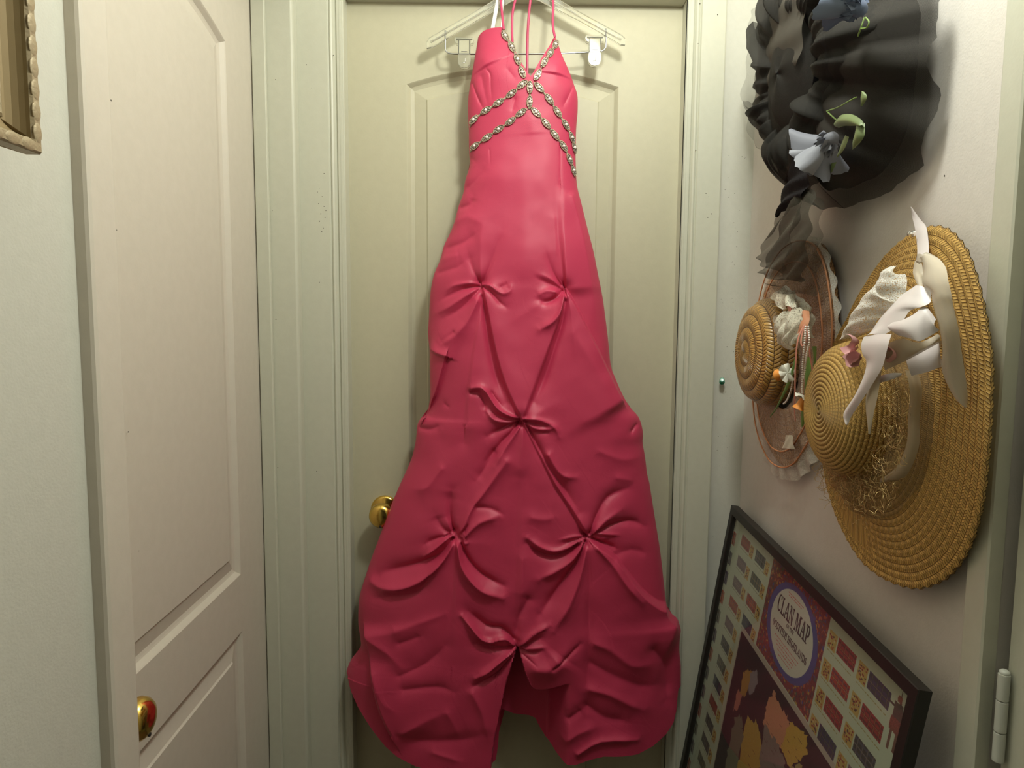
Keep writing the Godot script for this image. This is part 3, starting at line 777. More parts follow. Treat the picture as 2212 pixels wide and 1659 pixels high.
	# gather 4 (right)
	f.append([0, [Vector2(0.1867, 0.9123), Vector2(0.2014, 0.9517), Vector2(0.2257, 0.9871), Vector2(0.2676, 1.0029)], -11, -8, 4, 16, 0])
	f.append([0, [Vector2(0.1906, 0.9103), Vector2(0.2190, 0.9400), Vector2(0.2570, 0.9617)], 5, 4, 3, 12, 0])
	f.append([0, [Vector2(0.1926, 0.9093), Vector2(0.2289, 0.9272), Vector2(0.2751, 0.9323), Vector2(0.3103, 0.9166)], -10, -7, 3.5, 13, 0])
	f.append([0, [Vector2(0.1859, 0.9073), Vector2(0.1993, 0.9133), Vector2(0.2215, 0.9114), Vector2(0.2506, 0.9065)], 7, 4, 2, 4, 0])
	f.append([0, [Vector2(0.1907, 0.9044), Vector2(0.2043, 0.9005), Vector2(0.2255, 0.9025)], 4, 2, 2, 3, 0])
	f.append([0, [Vector2(0.1947, 0.9014), Vector2(0.2151, 0.8916), Vector2(0.2474, 0.8748)], -9, -6, 3, 9, 0])
	f.append([0, [Vector2(0.1762, 0.9073), Vector2(0.1521, 0.9072), Vector2(0.1233, 0.9002)], 4, 3, 2, 4, 0])
	f.append([0, [Vector2(0.1753, 0.9053), Vector2(0.1561, 0.8983), Vector2(0.1311, 0.8923)], -4, -3, 2, 4, 0])
	f.append([0, [Vector2(0.1744, 0.9033), Vector2(0.1581, 0.8944), Vector2(0.1351, 0.8825), Vector2(0.1101, 0.8784), Vector2(0.0830, 0.8873), Vector2(0.0558, 0.9059)], 8, 9, 2.5, 8, 0])
	f.append([0, [Vector2(0.1620, 0.8904), Vector2(0.1372, 0.8726), Vector2(0.1045, 0.8645), Vector2(0.0734, 0.8763), Vector2(0.0559, 0.8941)], -10, -9, 4, 9, 0])
	f.append([0, [Vector2(0.0650, 0.9492), Vector2(0.0890, 0.9444), Vector2(0.1130, 0.9494)], 4, 3, 14, 12, 0])
	f.append([0, [Vector2(0.1735, 0.8964), Vector2(0.1528, 0.8627), Vector2(0.1203, 0.8387), Vector2(0.0809, 0.8187)], 9, 9, 3, 14, 0])
	f.append([0, [Vector2(0.1774, 0.8944), Vector2(0.1569, 0.8488), Vector2(0.1304, 0.8068), Vector2(0.1057, 0.7687), Vector2(0.0847, 0.7405)], -14, -12, 4, 18, 0])
	f.append([-1, [Vector2(0.0406, 1.1041), Vector2(0.0395, 1.0078), Vector2(0.0377, 0.8901), Vector2(0.0369, 0.7505), Vector2(0.0366, 0.6798)], 1, 5, 4, 9, 70])
	f.append([0, [Vector2(0.1777, 0.8806), Vector2(0.1651, 0.8209), Vector2(0.1428, 0.7607), Vector2(0.1114, 0.7082)], 7, 10, 5, 17, 0])
	f.append([0, [Vector2(0.1823, 0.8885), Vector2(0.1876, 0.8109), Vector2(0.1873, 0.6697), Vector2(0.1883, 0.5051)], -3, -6, 3, 16, 0])
	f.append([1, [Vector2(0.1870, 0.9004), Vector2(0.2163, 0.8807), Vector2(0.2459, 0.8569), Vector2(0.2719, 0.8211), Vector2(0.3041, 0.7811), Vector2(0.3301, 0.7570), Vector2(0.3561, 0.7388), Vector2(0.3898, 0.7247)], 12, 34, 3, 5, 130])
	f.append([0, [Vector2(0.2027, 0.8846), Vector2(0.2354, 0.8490), Vector2(0.2625, 0.8091), Vector2(0.2986, 0.7670)], 6, 8, 6, 14, 0])
	f.append([0, [Vector2(0.2778, 1.1244), Vector2(0.2863, 1.1340), Vector2(0.2939, 1.1378)], -6, -5, 5, 5, 0])
	# gather 6 (bottom)
	f.append([0, [Vector2(0.0288, 0.6716), Vector2(0.0150, 0.6879), Vector2(-0.0025, 0.6889), Vector2(-0.0200, 0.6838), Vector2(-0.0395, 0.6909), Vector2(-0.0591, 0.7141), Vector2(-0.0805, 0.7383)], 9, 13, 3, 7, 0])
	f.append([0, [Vector2(0.0268, 0.6848), Vector2(0.0042, 0.7081), Vector2(-0.0299, 0.7141), Vector2(-0.0669, 0.7453)], -9, -10, 6, 14, 0])
	f.append([0, [Vector2(0.0269, 0.6686), Vector2(0.0035, 0.6655), Vector2(-0.0248, 0.6676), Vector2(-0.0492, 0.6767)], -11, -10, 3, 8, 0])
	f.append([0, [Vector2(0.0289, 0.6635), Vector2(0.0036, 0.6452), Vector2(-0.0236, 0.6207), Vector2(-0.0510, 0.6023)], 11, 10, 3, 8, 0])
	f.append([0, [Vector2(0.0232, 0.6472), Vector2(0.0038, 0.6207), Vector2(-0.0176, 0.6002), Vector2(-0.0568, 0.5818)], -9, -8, 3, 8, 0])
	f.append([0, [Vector2(0.0270, 0.6574), Vector2(0.0096, 0.6329), Vector2(-0.0079, 0.6125)], 4, 3, 2, 4, 0])
	f.append([0, [Vector2(0.0405, 0.6716), Vector2(0.0676, 0.6991), Vector2(0.1034, 0.7203)], 9, 7, 3, 7, 0])
	f.append([0, [Vector2(0.0445, 0.6696), Vector2(0.0678, 0.6839), Vector2(0.0891, 0.6920)], -6, -3, 3, 6, 0])
	f.append([0, [Vector2(0.0445, 0.6676), Vector2(0.0698, 0.6717), Vector2(0.0952, 0.6737)], 6, 4, 2.5, 5, 0])
	f.append([0, [Vector2(0.0455, 0.6635), Vector2(0.0680, 0.6595), Vector2(0.0856, 0.6646)], -6, -4, 2.5, 4, 0])
	f.append([0, [Vector2(0.0485, 0.6544), Vector2(0.0662, 0.6431), Vector2(0.0761, 0.6370)], -3, -2, 3, 3, 0])
	f.append([0, [Vector2(0.0781, 0.6289), Vector2(0.1075, 0.6289), Vector2(0.1317, 0.6544)], 18, 16, 30, 34, 0])
	f.append([0, [Vector2(0.1134, 0.6289), Vector2(0.1425, 0.6493), Vector2(0.1695, 0.6758)], -6, -5, 4, 5, 0])
	f.append([0, [Vector2(0.0571, 0.7706), Vector2(0.0381, 0.7304), Vector2(0.0336, 0.6848)], -7, -9, 14, 10, 0])
	f.append([0, [Vector2(0.0466, 0.8604), Vector2(0.0455, 0.7706)], 5, 4, 20, 22, 0])
	# right lobe
	f.append([0, [Vector2(0.1999, 0.6778), Vector2(0.2345, 0.6616), Vector2(0.2796, 0.6248), Vector2(0.3221, 0.6186)], 5, 5, 14, 20, 0])
	f.append([0, [Vector2(0.1959, 0.6289), Vector2(0.2457, 0.5981), Vector2(0.3056, 0.5692), Vector2(0.3452, 0.5671)], -5, -6, 16, 24, 0])
	f.append([0, [Vector2(0.1930, 0.5734), Vector2(0.2366, 0.5610), Vector2(0.2848, 0.5320), Vector2(0.3129, 0.5174)], 7, 7, 14, 19, 0])
	f.append([0, [Vector2(0.1898, 0.5310), Vector2(0.2280, 0.5030), Vector2(0.2778, 0.4925)], -6, -6, 15, 22, 0])
	f.append([0, [Vector2(0.1415, 0.4572), Vector2(0.1690, 0.4760), Vector2(0.2065, 0.4863)], 6, 4, 12, 16, 0])
	f.append([0, [Vector2(0.1487, 0.5051), Vector2(0.1780, 0.5259)], -6, -4, 12, 12, 0])
	f.append([0, [Vector2(0.1698, 0.4299), Vector2(0.2190, 0.4571), Vector2(0.2987, 0.4507)], 6, 8, 8, 10, 0])
	f.append([0, [Vector2(0.3331, 0.6493), Vector2(0.3641, 0.5981), Vector2(0.3712, 0.5257)], -6, -9, 16, 20, 0])
	# left lobe
	f.append([-1, [Vector2(-0.2941, 0.6745), Vector2(-0.2877, 0.6451), Vector2(-0.2813, 0.6084), Vector2(-0.2712, 0.5593), Vector2(-0.2570, 0.5098), Vector2(-0.2358, 0.4641)], 20, 16, 3, 8, 120])
	f.append([0, [Vector2(-0.2864, 0.6715), Vector2(-0.2439, 0.6492), Vector2(-0.2092, 0.6125)], 4, 3, 12, 18, 0])
	f.append([0, [Vector2(-0.2736, 0.5982), Vector2(-0.2547, 0.5469), Vector2(-0.2255, 0.5211)], 4, 3, 14, 20, 0])
	f.append([0, [Vector2(-0.2241, 0.6978), Vector2(-0.1658, 0.7201), Vector2(-0.1173, 0.7402)], 4, 3, 12, 12, 0])
	f.append([0, [Vector2(-0.2146, 0.6695), Vector2(-0.1659, 0.6898)], -4, -3, 10, 10, 0])
	f.append([0, [Vector2(-0.2151, 0.5982), Vector2(-0.1565, 0.6288), Vector2(-0.1174, 0.6695)], -4, -4, 12, 14, 0])
	f.append([0, [Vector2(-0.2056, 0.5675), Vector2(-0.1371, 0.5777), Vector2(-0.0979, 0.5674)], -5, -4, 13, 14, 0])
	f.append([0, [Vector2(-0.2082, 0.4724), Vector2(-0.1668, 0.4993), Vector2(-0.1225, 0.5210)], 4, 3, 14, 18, 0])
	f.append([0, [Vector2(-0.1117, 0.5210), Vector2(-0.0979, 0.4930), Vector2(-0.0880, 0.4639)], 3, 2, 12, 16, 0])
	f.append([0, [Vector2(-0.2161, 0.4641), Vector2(-0.1670, 0.4515), Vector2(-0.0782, 0.4576), Vector2(-0.0387, 0.4742)], -6, -6, 18, 24, 0])
	f.append([0, [Vector2(-0.1424, 0.4285), Vector2(-0.1128, 0.4201), Vector2(-0.0880, 0.4116)], 3, 3, 10, 10, 0])
	f.append([0, [Vector2(-0.0587, 0.5674), Vector2(-0.0389, 0.5261), Vector2(-0.0239, 0.4638)], 5, 4, 14, 14, 0])
	# small wrinkles of the satin
	f.append([0, [Vector2(0.1469, 1.3323), Vector2(0.1952, 1.2570), Vector2(0.2339, 1.2003)], 3, 3, 22, 26, 0])
	f.append([0, [Vector2(-0.1264, 1.0458), Vector2(-0.1550, 1.0070), Vector2(-0.1836, 0.9971)], 4, 3, 12, 14, 0])
	f.append([0, [Vector2(0.2066, 1.0858), Vector2(0.2546, 1.0670), Vector2(0.2929, 1.0671)], 3, 3, 14, 14, 0])
	f.append([0, [Vector2(0.2459, 1.0281), Vector2(0.2845, 1.0185)], 3, 2, 10, 12, 0])
	f.append([0, [Vector2(0.2400, 0.8609), Vector2(0.2785, 0.8709), Vector2(0.3177, 0.8561)], -4, -4, 12, 14, 0])
	f.append([0, [Vector2(-0.0791, 1.1035), Vector2(-0.0699, 1.1605), Vector2(-0.0588, 1.2080)], -3, -2, 16, 14, 0])
	return f

func build_dress() -> void:
	var left := smooth_line([Vector2(-0.0516, 1.9583), Vector2(-0.0525, 1.9510), Vector2(-0.0562, 1.9290), Vector2(-0.0609, 1.9015), Vector2(-0.0675, 1.8645), Vector2(-0.0741, 1.8228), Vector2(-0.0750, 1.7903), Vector2(-0.0730, 1.7576), Vector2(-0.0730, 1.7342), Vector2(-0.0720, 1.7060), Vector2(-0.0710, 1.6824), Vector2(-0.0806, 1.6510), Vector2(-0.0844, 1.6254), Vector2(-0.0941, 1.5986), Vector2(-0.1039, 1.5631), Vector2(-0.1136, 1.5389), Vector2(-0.1254, 1.5147), Vector2(-0.1332, 1.4857), Vector2(-0.1460, 1.4565), Vector2(-0.1530, 1.4272), Vector2(-0.1560, 1.3979), Vector2(-0.1581, 1.3586), Vector2(-0.1602, 1.3290), Vector2(-0.1564, 1.2895), Vector2(-0.1565, 1.2497), Vector2(-0.1557, 1.1896), Vector2(-0.1638, 1.1543), Vector2(-0.1759, 1.1442), Vector2(-0.1839, 1.1290), Vector2(-0.1871, 1.0985), Vector2(-0.1943, 1.0629), Vector2(-0.2065, 1.0322), Vector2(-0.2229, 0.9962), Vector2(-0.2404, 0.9549), Vector2(-0.2559, 0.9134), Vector2(-0.2715, 0.8717), Vector2(-0.2872, 0.8298), Vector2(-0.3009, 0.7877), Vector2(-0.3137, 0.7454), Vector2(-0.3171, 0.7136), Vector2(-0.3175, 0.6816), Vector2(-0.3129, 0.6442), Vector2(-0.3131, 0.6281), Vector2(-0.3205, 0.6152), Vector2(-0.3362, 0.5937), Vector2(-0.3469, 0.5656), Vector2(-0.3492, 0.5461), Vector2(-0.3529, 0.2996)], 3)
	var right := smooth_line([Vector2(0.1047, 1.9605), Vector2(0.1068, 1.9459), Vector2(0.1128, 1.9295), Vector2(0.1227, 1.9039), Vector2(0.1356, 1.8764), Vector2(0.1486, 1.8442), Vector2(0.1547, 1.8257), Vector2(0.1553, 1.7931), Vector2(0.1529, 1.7603), Vector2(0.1525, 1.7274), Vector2(0.1531, 1.6896), Vector2(0.1568, 1.6422), Vector2(0.1672, 1.6041), Vector2(0.1798, 1.5563), Vector2(0.1935, 1.5081), Vector2(0.2043, 1.4596), Vector2(0.2152, 1.4108), Vector2(0.2231, 1.3616), Vector2(0.2301, 1.3122), Vector2(0.2361, 1.2624), Vector2(0.2457, 1.2374), Vector2(0.2615, 1.2023), Vector2(0.2793, 1.1721), Vector2(0.2980, 1.1520), Vector2(0.3066, 1.1317), Vector2(0.3101, 1.1114), Vector2(0.3096, 1.0930), Vector2(0.3153, 1.0654), Vector2(0.3215, 1.0243), Vector2(0.3271, 1.0037), Vector2(0.3355, 0.9571), Vector2(0.3451, 0.9050), Vector2(0.3548, 0.8525), Vector2(0.3638, 0.7891), Vector2(0.3703, 0.7413), Vector2(0.3740, 0.7199), Vector2(0.3849, 0.7039), Vector2(0.3977, 0.6931), Vector2(0.4044, 0.6770), Vector2(0.4068, 0.6663), Vector2(0.4045, 0.6393), Vector2(0.4052, 0.6176), Vector2(0.4093, 0.5851), Vector2(0.4113, 0.5195), Vector2(0.4182, 0.2974)], 3)
	var top: Array = [Vector2(-0.0509, 1.9421), Vector2(-0.0490, 1.9448), Vector2(-0.0406, 1.9486), Vector2(-0.0274, 1.9515), Vector2(-0.0058, 1.9518), Vector2(-0.0011, 1.9464), Vector2(0.0113, 1.9249), Vector2(0.0238, 1.8988), Vector2(0.0363, 1.8762), Vector2(0.0469, 1.8590), Vector2(0.0536, 1.8500), Vector2(0.0592, 1.8573), Vector2(0.0704, 1.8776), Vector2(0.0824, 1.8987), Vector2(0.0935, 1.9188), Vector2(0.1018, 1.9379), Vector2(0.1055, 1.9407)]
	var hem: Array = [Vector2(-0.3390, 0.5696), Vector2(-0.3304, 0.5422), Vector2(-0.3127, 0.5105), Vector2(-0.2929, 0.4839), Vector2(-0.2709, 0.4572), Vector2(-0.2479, 0.4315), Vector2(-0.2227, 0.4121), Vector2(-0.1822, 0.3948), Vector2(-0.1416, 0.3861), Vector2(-0.1110, 0.3763), Vector2(-0.0804, 0.3665), Vector2(-0.0395, 0.3577), Vector2(-0.0191, 0.3577), Vector2(-0.0079, 0.3685), Vector2(-0.0030, 0.4074), Vector2(-0.0012, 0.4482), Vector2(0.0026, 0.4888), Vector2(0.0107, 0.4878), Vector2(0.0311, 0.4803), Vector2(0.0667, 0.4781), Vector2(0.0799, 0.4727), Vector2(0.0872, 0.4566), Vector2(0.1028, 0.4308), Vector2(0.1235, 0.4114), Vector2(0.1441, 0.4017), Vector2(0.1646, 0.4016), Vector2(0.1951, 0.4113), Vector2(0.2257, 0.4177), Vector2(0.2667, 0.4144), Vector2(0.3026, 0.4143), Vector2(0.3382, 0.4272), Vector2(0.3684, 0.4465), Vector2(0.3883, 0.4680), Vector2(0.3957, 0.4948), Vector2(0.3994, 0.5386)]
	var L := Array(left); var R := Array(right)
	var tl := table_y(L, 2.05, 0.2); var tr := table_y(R, 2.05, 0.2)
	var tt := table_x(top, -0.5, 0.6); var th := table_x(hem, -0.5, 0.6)
	var zb := -1.445
	var nc := 330
	var nt := 64
	var nm := 440
	var nh := 140
	var ya: float = ([Vector2(0.0495, 1.8112)])[0].y
	var yb: float = ([Vector2(0.0302, 0.6557)])[0].y
	var rows := []
	var height := []
	var thick := [[Vector2(0.0220, 0.3737)], [Vector2(0.0201, 0.6343)], [Vector2(0.0162, 1.1520)], [Vector2(0.0140, 1.4473)], [Vector2(0.0126, 1.6382)], [Vector2(0.0119, 1.7319)], [Vector2(0.0111, 1.8429)], [Vector2(0.0102, 1.9523)]]
	var thickv := [0.088, 0.092, 0.080, 0.062, 0.050, 0.044, 0.046, 0.030]
	var tk := []
	for k in thick.size(): tk.append(Vector2(thick[k][0].y, thickv[k]))
	var lumps := FastNoiseLite.new()
	lumps.seed = 4; lumps.frequency = 9.0; lumps.fractal_octaves = 2
	var nr := nt + nm + nh
	for r in nr + 1:
		var row := PackedVector3Array()
		row.resize(nc + 1)
		for q in nc + 1:
			var s := float(q) / nc
			# columns crowd a little towards the sides
			s = s + 0.04 * sin(TAU * s) * -1.0
			var y := ya
			var x := 0.0
			if r < nt or r > nt + nm:
				y = top[0].y if r < nt else yb
				for it in 14:
					x = lerpf(look(tl, 2.05, 0.2, y), look(tr, 2.05, 0.2, y), s)
					var ny := 0.0
					if r < nt: ny = lerpf(look(tt, -0.5, 0.6, x), ya, float(r) / nt)
					else: ny = lerpf(yb, look(th, -0.5, 0.6, x), float(r - nt - nm) / nh)
					y = lerpf(y, ny, 0.6)
				x = lerpf(look(tl, 2.05, 0.2, y), look(tr, 2.05, 0.2, y), s)
			else:
				y = lerpf(ya, yb, float(r - nt) / nm)
				x = lerpf(look(tl, 2.05, 0.2, y), look(tr, 2.05, 0.2, y), s)
			var sp := absf(2.0 * s - 1.0)
			var h := ramp(y, tk) * pow(maxf(1.0 - pow(sp, 2.7), 0.0), 0.5)
			h += 0.0016 * lumps.get_noise_2d(x * 1.0, y * 1.0) * minf(1.0, (1.0 - sp) * 6.0)
			row[q] = Vector3(x, y, h)
		rows.append(row)
	# lay the folds in
	for fold in dress_folds():
		var kind: int = fold[0]
		var line := smooth_line(fold[1], 3 if kind == 0 else 2)
		var gain := 0.00125 if kind == 0 and fold[1][0].y < 1.42 else 0.001
		var h0: float = fold[2] * gain; var h1: float = fold[3] * gain
		var w0: float = fold[4] * 0.001; var w1: float = fold[5] * 0.001
		var reach: float = fold[6] * 0.001
		var far: float = maxf(w0, w1) * 3.2 if kind == 0 else reach * 1.6
		var box := Rect2(line[0], Vector2.ZERO)
		for p in line: box = box.expand(p)
		box = box.grow(far)
		var total := 0.0
		var at := PackedFloat32Array([0.0])
		var seg := PackedVector2Array()
		var segd := PackedVector2Array()
		for k in line.size() - 1:
			total += line[k].distance_to(line[k + 1]); at.append(total)
			seg.append(line[k + 1] - line[k])
			segd.append((line[k + 1] - line[k]) / maxf((line[k + 1] - line[k]).length_squared(), 1e-12))
		var ns := line.size() - 1
		var far2 := far * far
		for r in nr + 1:
			var row: PackedVector3Array = rows[r]
			var mid := row[nc / 2].y
			if r <= nt or r >= nt + nm:
				var hit := false
				for q in range(0, nc + 1, 10):
					if row[q].y > box.position.y - 0.02 and row[q].y < box.end.y + 0.02: hit = true; break
				if not hit: continue
			elif mid < box.position.y or mid > box.end.y: continue
			var xw := row[nc].x - row[0].x
			var q0 := clampi(int((box.position.x - row[0].x) / xw * nc) - 14, 0, nc)
			var q1 := clampi(int((box.end.x - row[0].x) / xw * nc) + 14, 0, nc)
			for q in range(q0, q1 + 1):
				var p := Vector2(row[q].x, row[q].y)
				if not box.has_point(p): continue
				var best := 1e9
				var bu := 0.0
				var bk := 0
				var braw := 0.0
				for k in ns:
					var raw := (p - line[k]).dot(segd[k])
					var u := clampf(raw, 0.0, 1.0)
					var d := p.distance_squared_to(line[k] + seg[k] * u)
					if d < best:
						best = d
						bk = k
						bu = u
						braw = raw
				if best > far2: continue
				best = sqrt(best)
				var over := 0.0
				if bk == 0 and braw < 0.0: over = -braw * seg[0].length()
				if bk == ns - 1 and braw > 1.0: over = (braw - 1.0) * seg[bk].length()
				var bs := signf(seg[bk].cross(p - line[bk]))
				bu = (at[bk] + (at[bk + 1] - at[bk]) * bu) / total
				var am := lerpf(h0, h1, bu)
				var w := lerpf(w0, w1, bu)
				var add := 0.0
				if kind == 0:
					add = am * exp(-1.25 * (sqrt(best * best / (w * w) + 0.05) - 0.2236))
					if bu > 0.75: add *= 1.0 - 0.55 * smoothstep(0.75, 1.0, bu)
				else:
					# to the right of the direction the cross product is negative
					var side := -bs * kind * best
					add = am * smoothstep(-w, w, side) * pow(maxf(0.0, 1.0 - maxf(side, 0.0) / (reach * 1.6)), 2.0)
					if over > 0.0: add *= exp(-pow(over / (w * 3.0 + 0.006), 2.0))
				var edge := minf(1.0, minf(q, nc - q) / 7.0)
				row[q].z += add * edge
			rows[r] = row
	# gathers pull the cloth in; the slit at the hem shows the inside
	var pins: Array = [Vector2(-0.0448, 1.4295), Vector2(0.1280, 1.4244), Vector2(0.0412, 1.1536), Vector2(-0.0941, 0.9055), Vector2(0.1820, 0.9063), Vector2(0.0367, 0.6666)]
	var slit_l := smooth_line([Vector2(0.0377, 0.6655), Vector2(0.0253, 0.6289), Vector2(0.0158, 0.5879), Vector2(0.0043, 0.5364), Vector2(-0.0033, 0.5001), Vector2(-0.0090, 0.4637), Vector2(-0.0185, 0.3799)], 4)
	var slit_r := smooth_line([Vector2(0.0377, 0.6655), Vector2(0.0488, 0.6289), Vector2(0.0609, 0.5940), Vector2(0.0718, 0.5796), Vector2(0.0866, 0.5745), Vector2(0.1043, 0.5765), Vector2(0.1219, 0.5817), Vector2(0.1474, 0.5878)], 4)
	var sl := Array(slit_l)
	var sr := Array(slit_r)
	var fade0: float = ([Vector2(0.1034, 0.5673)])[0].x
	var fade1: float = ([Vector2(0.1527, 0.5672)])[0].x
	var pin_y: float = pins[5].y
	for r in nr + 1:
		var row: PackedVector3Array = rows[r]
		for q in nc + 1:
			var p := Vector2(row[q].x, row[q].y)
			for g: Vector2 in pins:
				var d2 := p.distance_squared_to(g)
				if d2 < 0.0016:
					row[q].z -= 0.013 * exp(-d2 / 0.00022)
			if p.y < pin_y and r > nt + nm - 40:
				var xl := along(sl, p.y)
				var right_of := smoothstep(-0.0012, 0.0012, p.x - xl)
				var yr := across(sr, p.x) if p.x > sr[0].x else pin_y
				var below := smoothstep(-0.0012, 0.0012, yr - p.y)
				var k := right_of * below * (1.0 - smoothstep(fade0, fade1, p.x))
				row[q].z = lerpf(row[q].z, 0.018 + 0.1 * maxf(0.0, p.x - xl) , k)
			row[q].z = maxf(row[q].z, 0.0015) + zb
		rows[r] = row
	dress_rows = rows
	dress_nc = nc
	var t := thing("satin_gown", "long hot pink satin halter gown with beaded trim and gathered skirt hanging on the door", "gown", Vector3.ZERO)
	var g := Geo.new()
	g.grid(rows, false, true)
	put("gown_front", g.mesh(M.satin), t)
	# the back of the skirt hangs a little shorter behind
	var back := []
	for r in range(nt + 14, nr - 3, 8):
		var src: PackedVector3Array = rows[r]
		var row := PackedVector3Array()
		for q in range(0, nc + 1, 10):
			row.append(Vector3(src[q].x, src[q].y, zb - 0.0005 - 0.006 * sin(PI * q / nc)))
		back.append(row)
	g = Geo.new()
	g.grid(back, false, false)
	put("gown_back", g.mesh(M.lining), t)
	# beaded trim
	var chains := [
		[[Vector2(-0.0020, 1.9419), Vector2(0.0024, 1.9330), Vector2(0.0160, 1.9090), Vector2(0.0274, 1.8825), Vector2(0.0369, 1.8573), Vector2(0.0426, 1.8459)], 0, 4],
		[[Vector2(0.1064, 1.9282), Vector2(0.1046, 1.9222), Vector2(0.0936, 1.8991), Vector2(0.0816, 1.8777), Vector2(0.0683, 1.8522), Vector2(0.0623, 1.8425)], 0, 4],
		[[Vector2(0.0526, 1.8405), Vector2(0.0527, 1.8276), Vector2(0.0525, 1.7990), Vector2(0.0515, 1.7851)], 0, 2],
		[[Vector2(0.0473, 1.8395), Vector2(0.0371, 1.8329), Vector2(0.0152, 1.8151), Vector2(-0.0104, 1.7982), Vector2(-0.0360, 1.7845), Vector2(-0.0607, 1.7694), Vector2(-0.0700, 1.7577)], 0, 5],
		[[Vector2(0.0604, 1.8369), Vector2(0.0717, 1.8278), Vector2(0.0925, 1.8059), Vector2(0.1096, 1.7826), Vector2(0.1277, 1.7592), Vector2(0.1411, 1.7362), Vector2(0.1469, 1.7177)], 0, 6],
		[[Vector2(0.0477, 1.7851), Vector2(0.0351, 1.7775), Vector2(0.0137, 1.7606), Vector2(-0.0101, 1.7455), Vector2(-0.0334, 1.7304), Vector2(-0.0586, 1.7163), Vector2(-0.0689, 1.7078)], 0, 5],
		[[Vector2(0.0552, 1.7870), Vector2(0.0656, 1.7788), Vector2(0.0864, 1.7578), Vector2(0.1044, 1.7367), Vector2(0.1234, 1.7156), Vector2(0.1368, 1.6907), Vector2(0.1455, 1.6694)], 0, 6]]
	var med := medallion_mesh()
	for ch in chains:
		var pts: Array = ch[0]
		var path := []
		var line := smooth_line(pts, 4)
		for p in line:
			path.append(dress_point(p, 0.0006)[0])
		var b := Geo.new()
		b.tube(path, 0.0021, 6, true, 0.6)
		var trim := put("bead_trim", b.mesh(M.braid), t, "silver and pearl bead trim")
		for k in ch[2]:
			var p: Vector2 = pts[k + 1]
			var pn: Vector2 = pts[mini(k + 2, pts.size() - 1)]
			var pp: Vector2 = pts[k]
			var a = dress_point(p, 0.0012)
			var dir := (dress_point(pn, 0.0)[0] as Vector3) - (dress_point(pp, 0.0)[0] as Vector3)
			var out: Vector3 = a[1]
			var x := (dir - out * dir.dot(out)).normalized()
			var m := put("medallion", med, trim)
			m.transform = Transform3D(Basis(x, out.cross(x), out), a[0])
	# cords of the halter and the white hanging loop
	for c in [[Vector3(-0.0011, 1.9451, -1.4120), Vector3(-0.0031, 1.9657, -1.4200), Vector3(-0.0061, 1.9981, -1.4320), Vector3(-0.0073, 2.0245, -1.4400), Vector3(0.0021, 2.0594, -1.4460), Vector3(0.0269, 2.0819, -1.4520)], [Vector3(0.0172, 1.9282, -1.4320), Vector3(0.0162, 1.9517, -1.4400), Vector3(0.0169, 1.9901, -1.4440), Vector3(0.0225, 2.0191, -1.4470), Vector3(0.0290, 2.0526, -1.4500), Vector3(0.0365, 2.0812, -1.4540)],
			[Vector3(0.0487, 1.8652, -1.4400), Vector3(0.0484, 1.9068, -1.4420), Vector3(0.0489, 1.9538, -1.4440), Vector3(0.0515, 1.9961, -1.4460), Vector3(0.0541, 2.0292, -1.4480), Vector3(0.0499, 2.0786, -1.4520)], [Vector3(0.1035, 1.9322, -1.4120), Vector3(0.1000, 1.9509, -1.4180), Vector3(0.0992, 1.9734, -1.4240), Vector3(0.1003, 2.0042, -1.4320), Vector3(0.0958, 2.0306, -1.4400), Vector3(0.0719, 2.0705, -1.4480), Vector3(0.0528, 2.0841, -1.4520)]]:
		var g2 := Geo.new()
		g2.tube(spline3(c, 5), 0.0026, 8, true, 0.6)
		put("halter_cord", g2.mesh(M.cord), t)
	for c in [[[Vector3(-0.0241, 1.9585, -1.4400), Vector3(-0.0186, 1.9896, -1.4440), Vector3(-0.0139, 2.0158, -1.4470), Vector3(-0.0065, 2.0475, -1.4500), Vector3(0.0270, 2.0821, -1.4560)], 0.0042], [[Vector3(-0.0059, 1.9614, -1.4420), Vector3(-0.0042, 1.9907, -1.4460), Vector3(-0.0024, 2.0196, -1.4490), Vector3(0.0050, 2.0532, -1.4520), Vector3(0.0309, 2.0813, -1.4580)], 0.0016]]:
		var g3 := Geo.new()
		g3.tube(spline3(c[0], 5), c[1], 8, true, 0.18, Vector3(1, 0, 0))
		put("hanging_loop", g3.mesh(M.white_tape), t, "white ribbon loop")

func spline3(pts: Array, sub := 5) -> Array:
	var out := []
	for k in pts.size() - 1:
		var p0: Vector3 = pts[maxi(k - 1, 0)]
		var p1: Vector3 = pts[k]
		var p2: Vector3 = pts[k + 1]
		var p3: Vector3 = pts[mini(k + 2, pts.size() - 1)]
		for s in sub:
			out.append(p1.cubic_interpolate(p2, p0, p3, float(s) / sub))
	out.append(pts[pts.size() - 1])
	return out

func dress_point(p: Vector2, lift: float) -> Array:
	# [point on the front of the gown near p, outward direction]
	var best := 1e9
	var br := 0
	var bq := 0
	for r in range(0, 190):
		var row: PackedVector3Array = dress_rows[r]
		if absf(row[dress_nc / 2].y - p.y) > 0.16: continue
		for q in dress_nc + 1:
			var d := Vector2(row[q].x, row[q].y).distance_squared_to(p)
			if d < best:
				best = d; br = r; bq = q
	var q0 := clampi(bq - 5, 0, dress_nc); var q1 := clampi(bq + 5, 0, dress_nc)
	var r0 := maxi(br - 5, 0); var r1 := br + 5
	var du: Vector3 = dress_rows[br][q1] - dress_rows[br][q0]
	var dv: Vector3 = dress_rows[r1][bq] - dress_rows[r0][bq]
	var n := dv.cross(du).normalized()
	if n.z < 0: n = -n
	n = (n + Vector3(0, 0, 0.35)).normalized()
	var o: Vector3 = dress_rows[br][bq]
	return [Vector3(p.x, p.y, o.z) + n * lift, n]

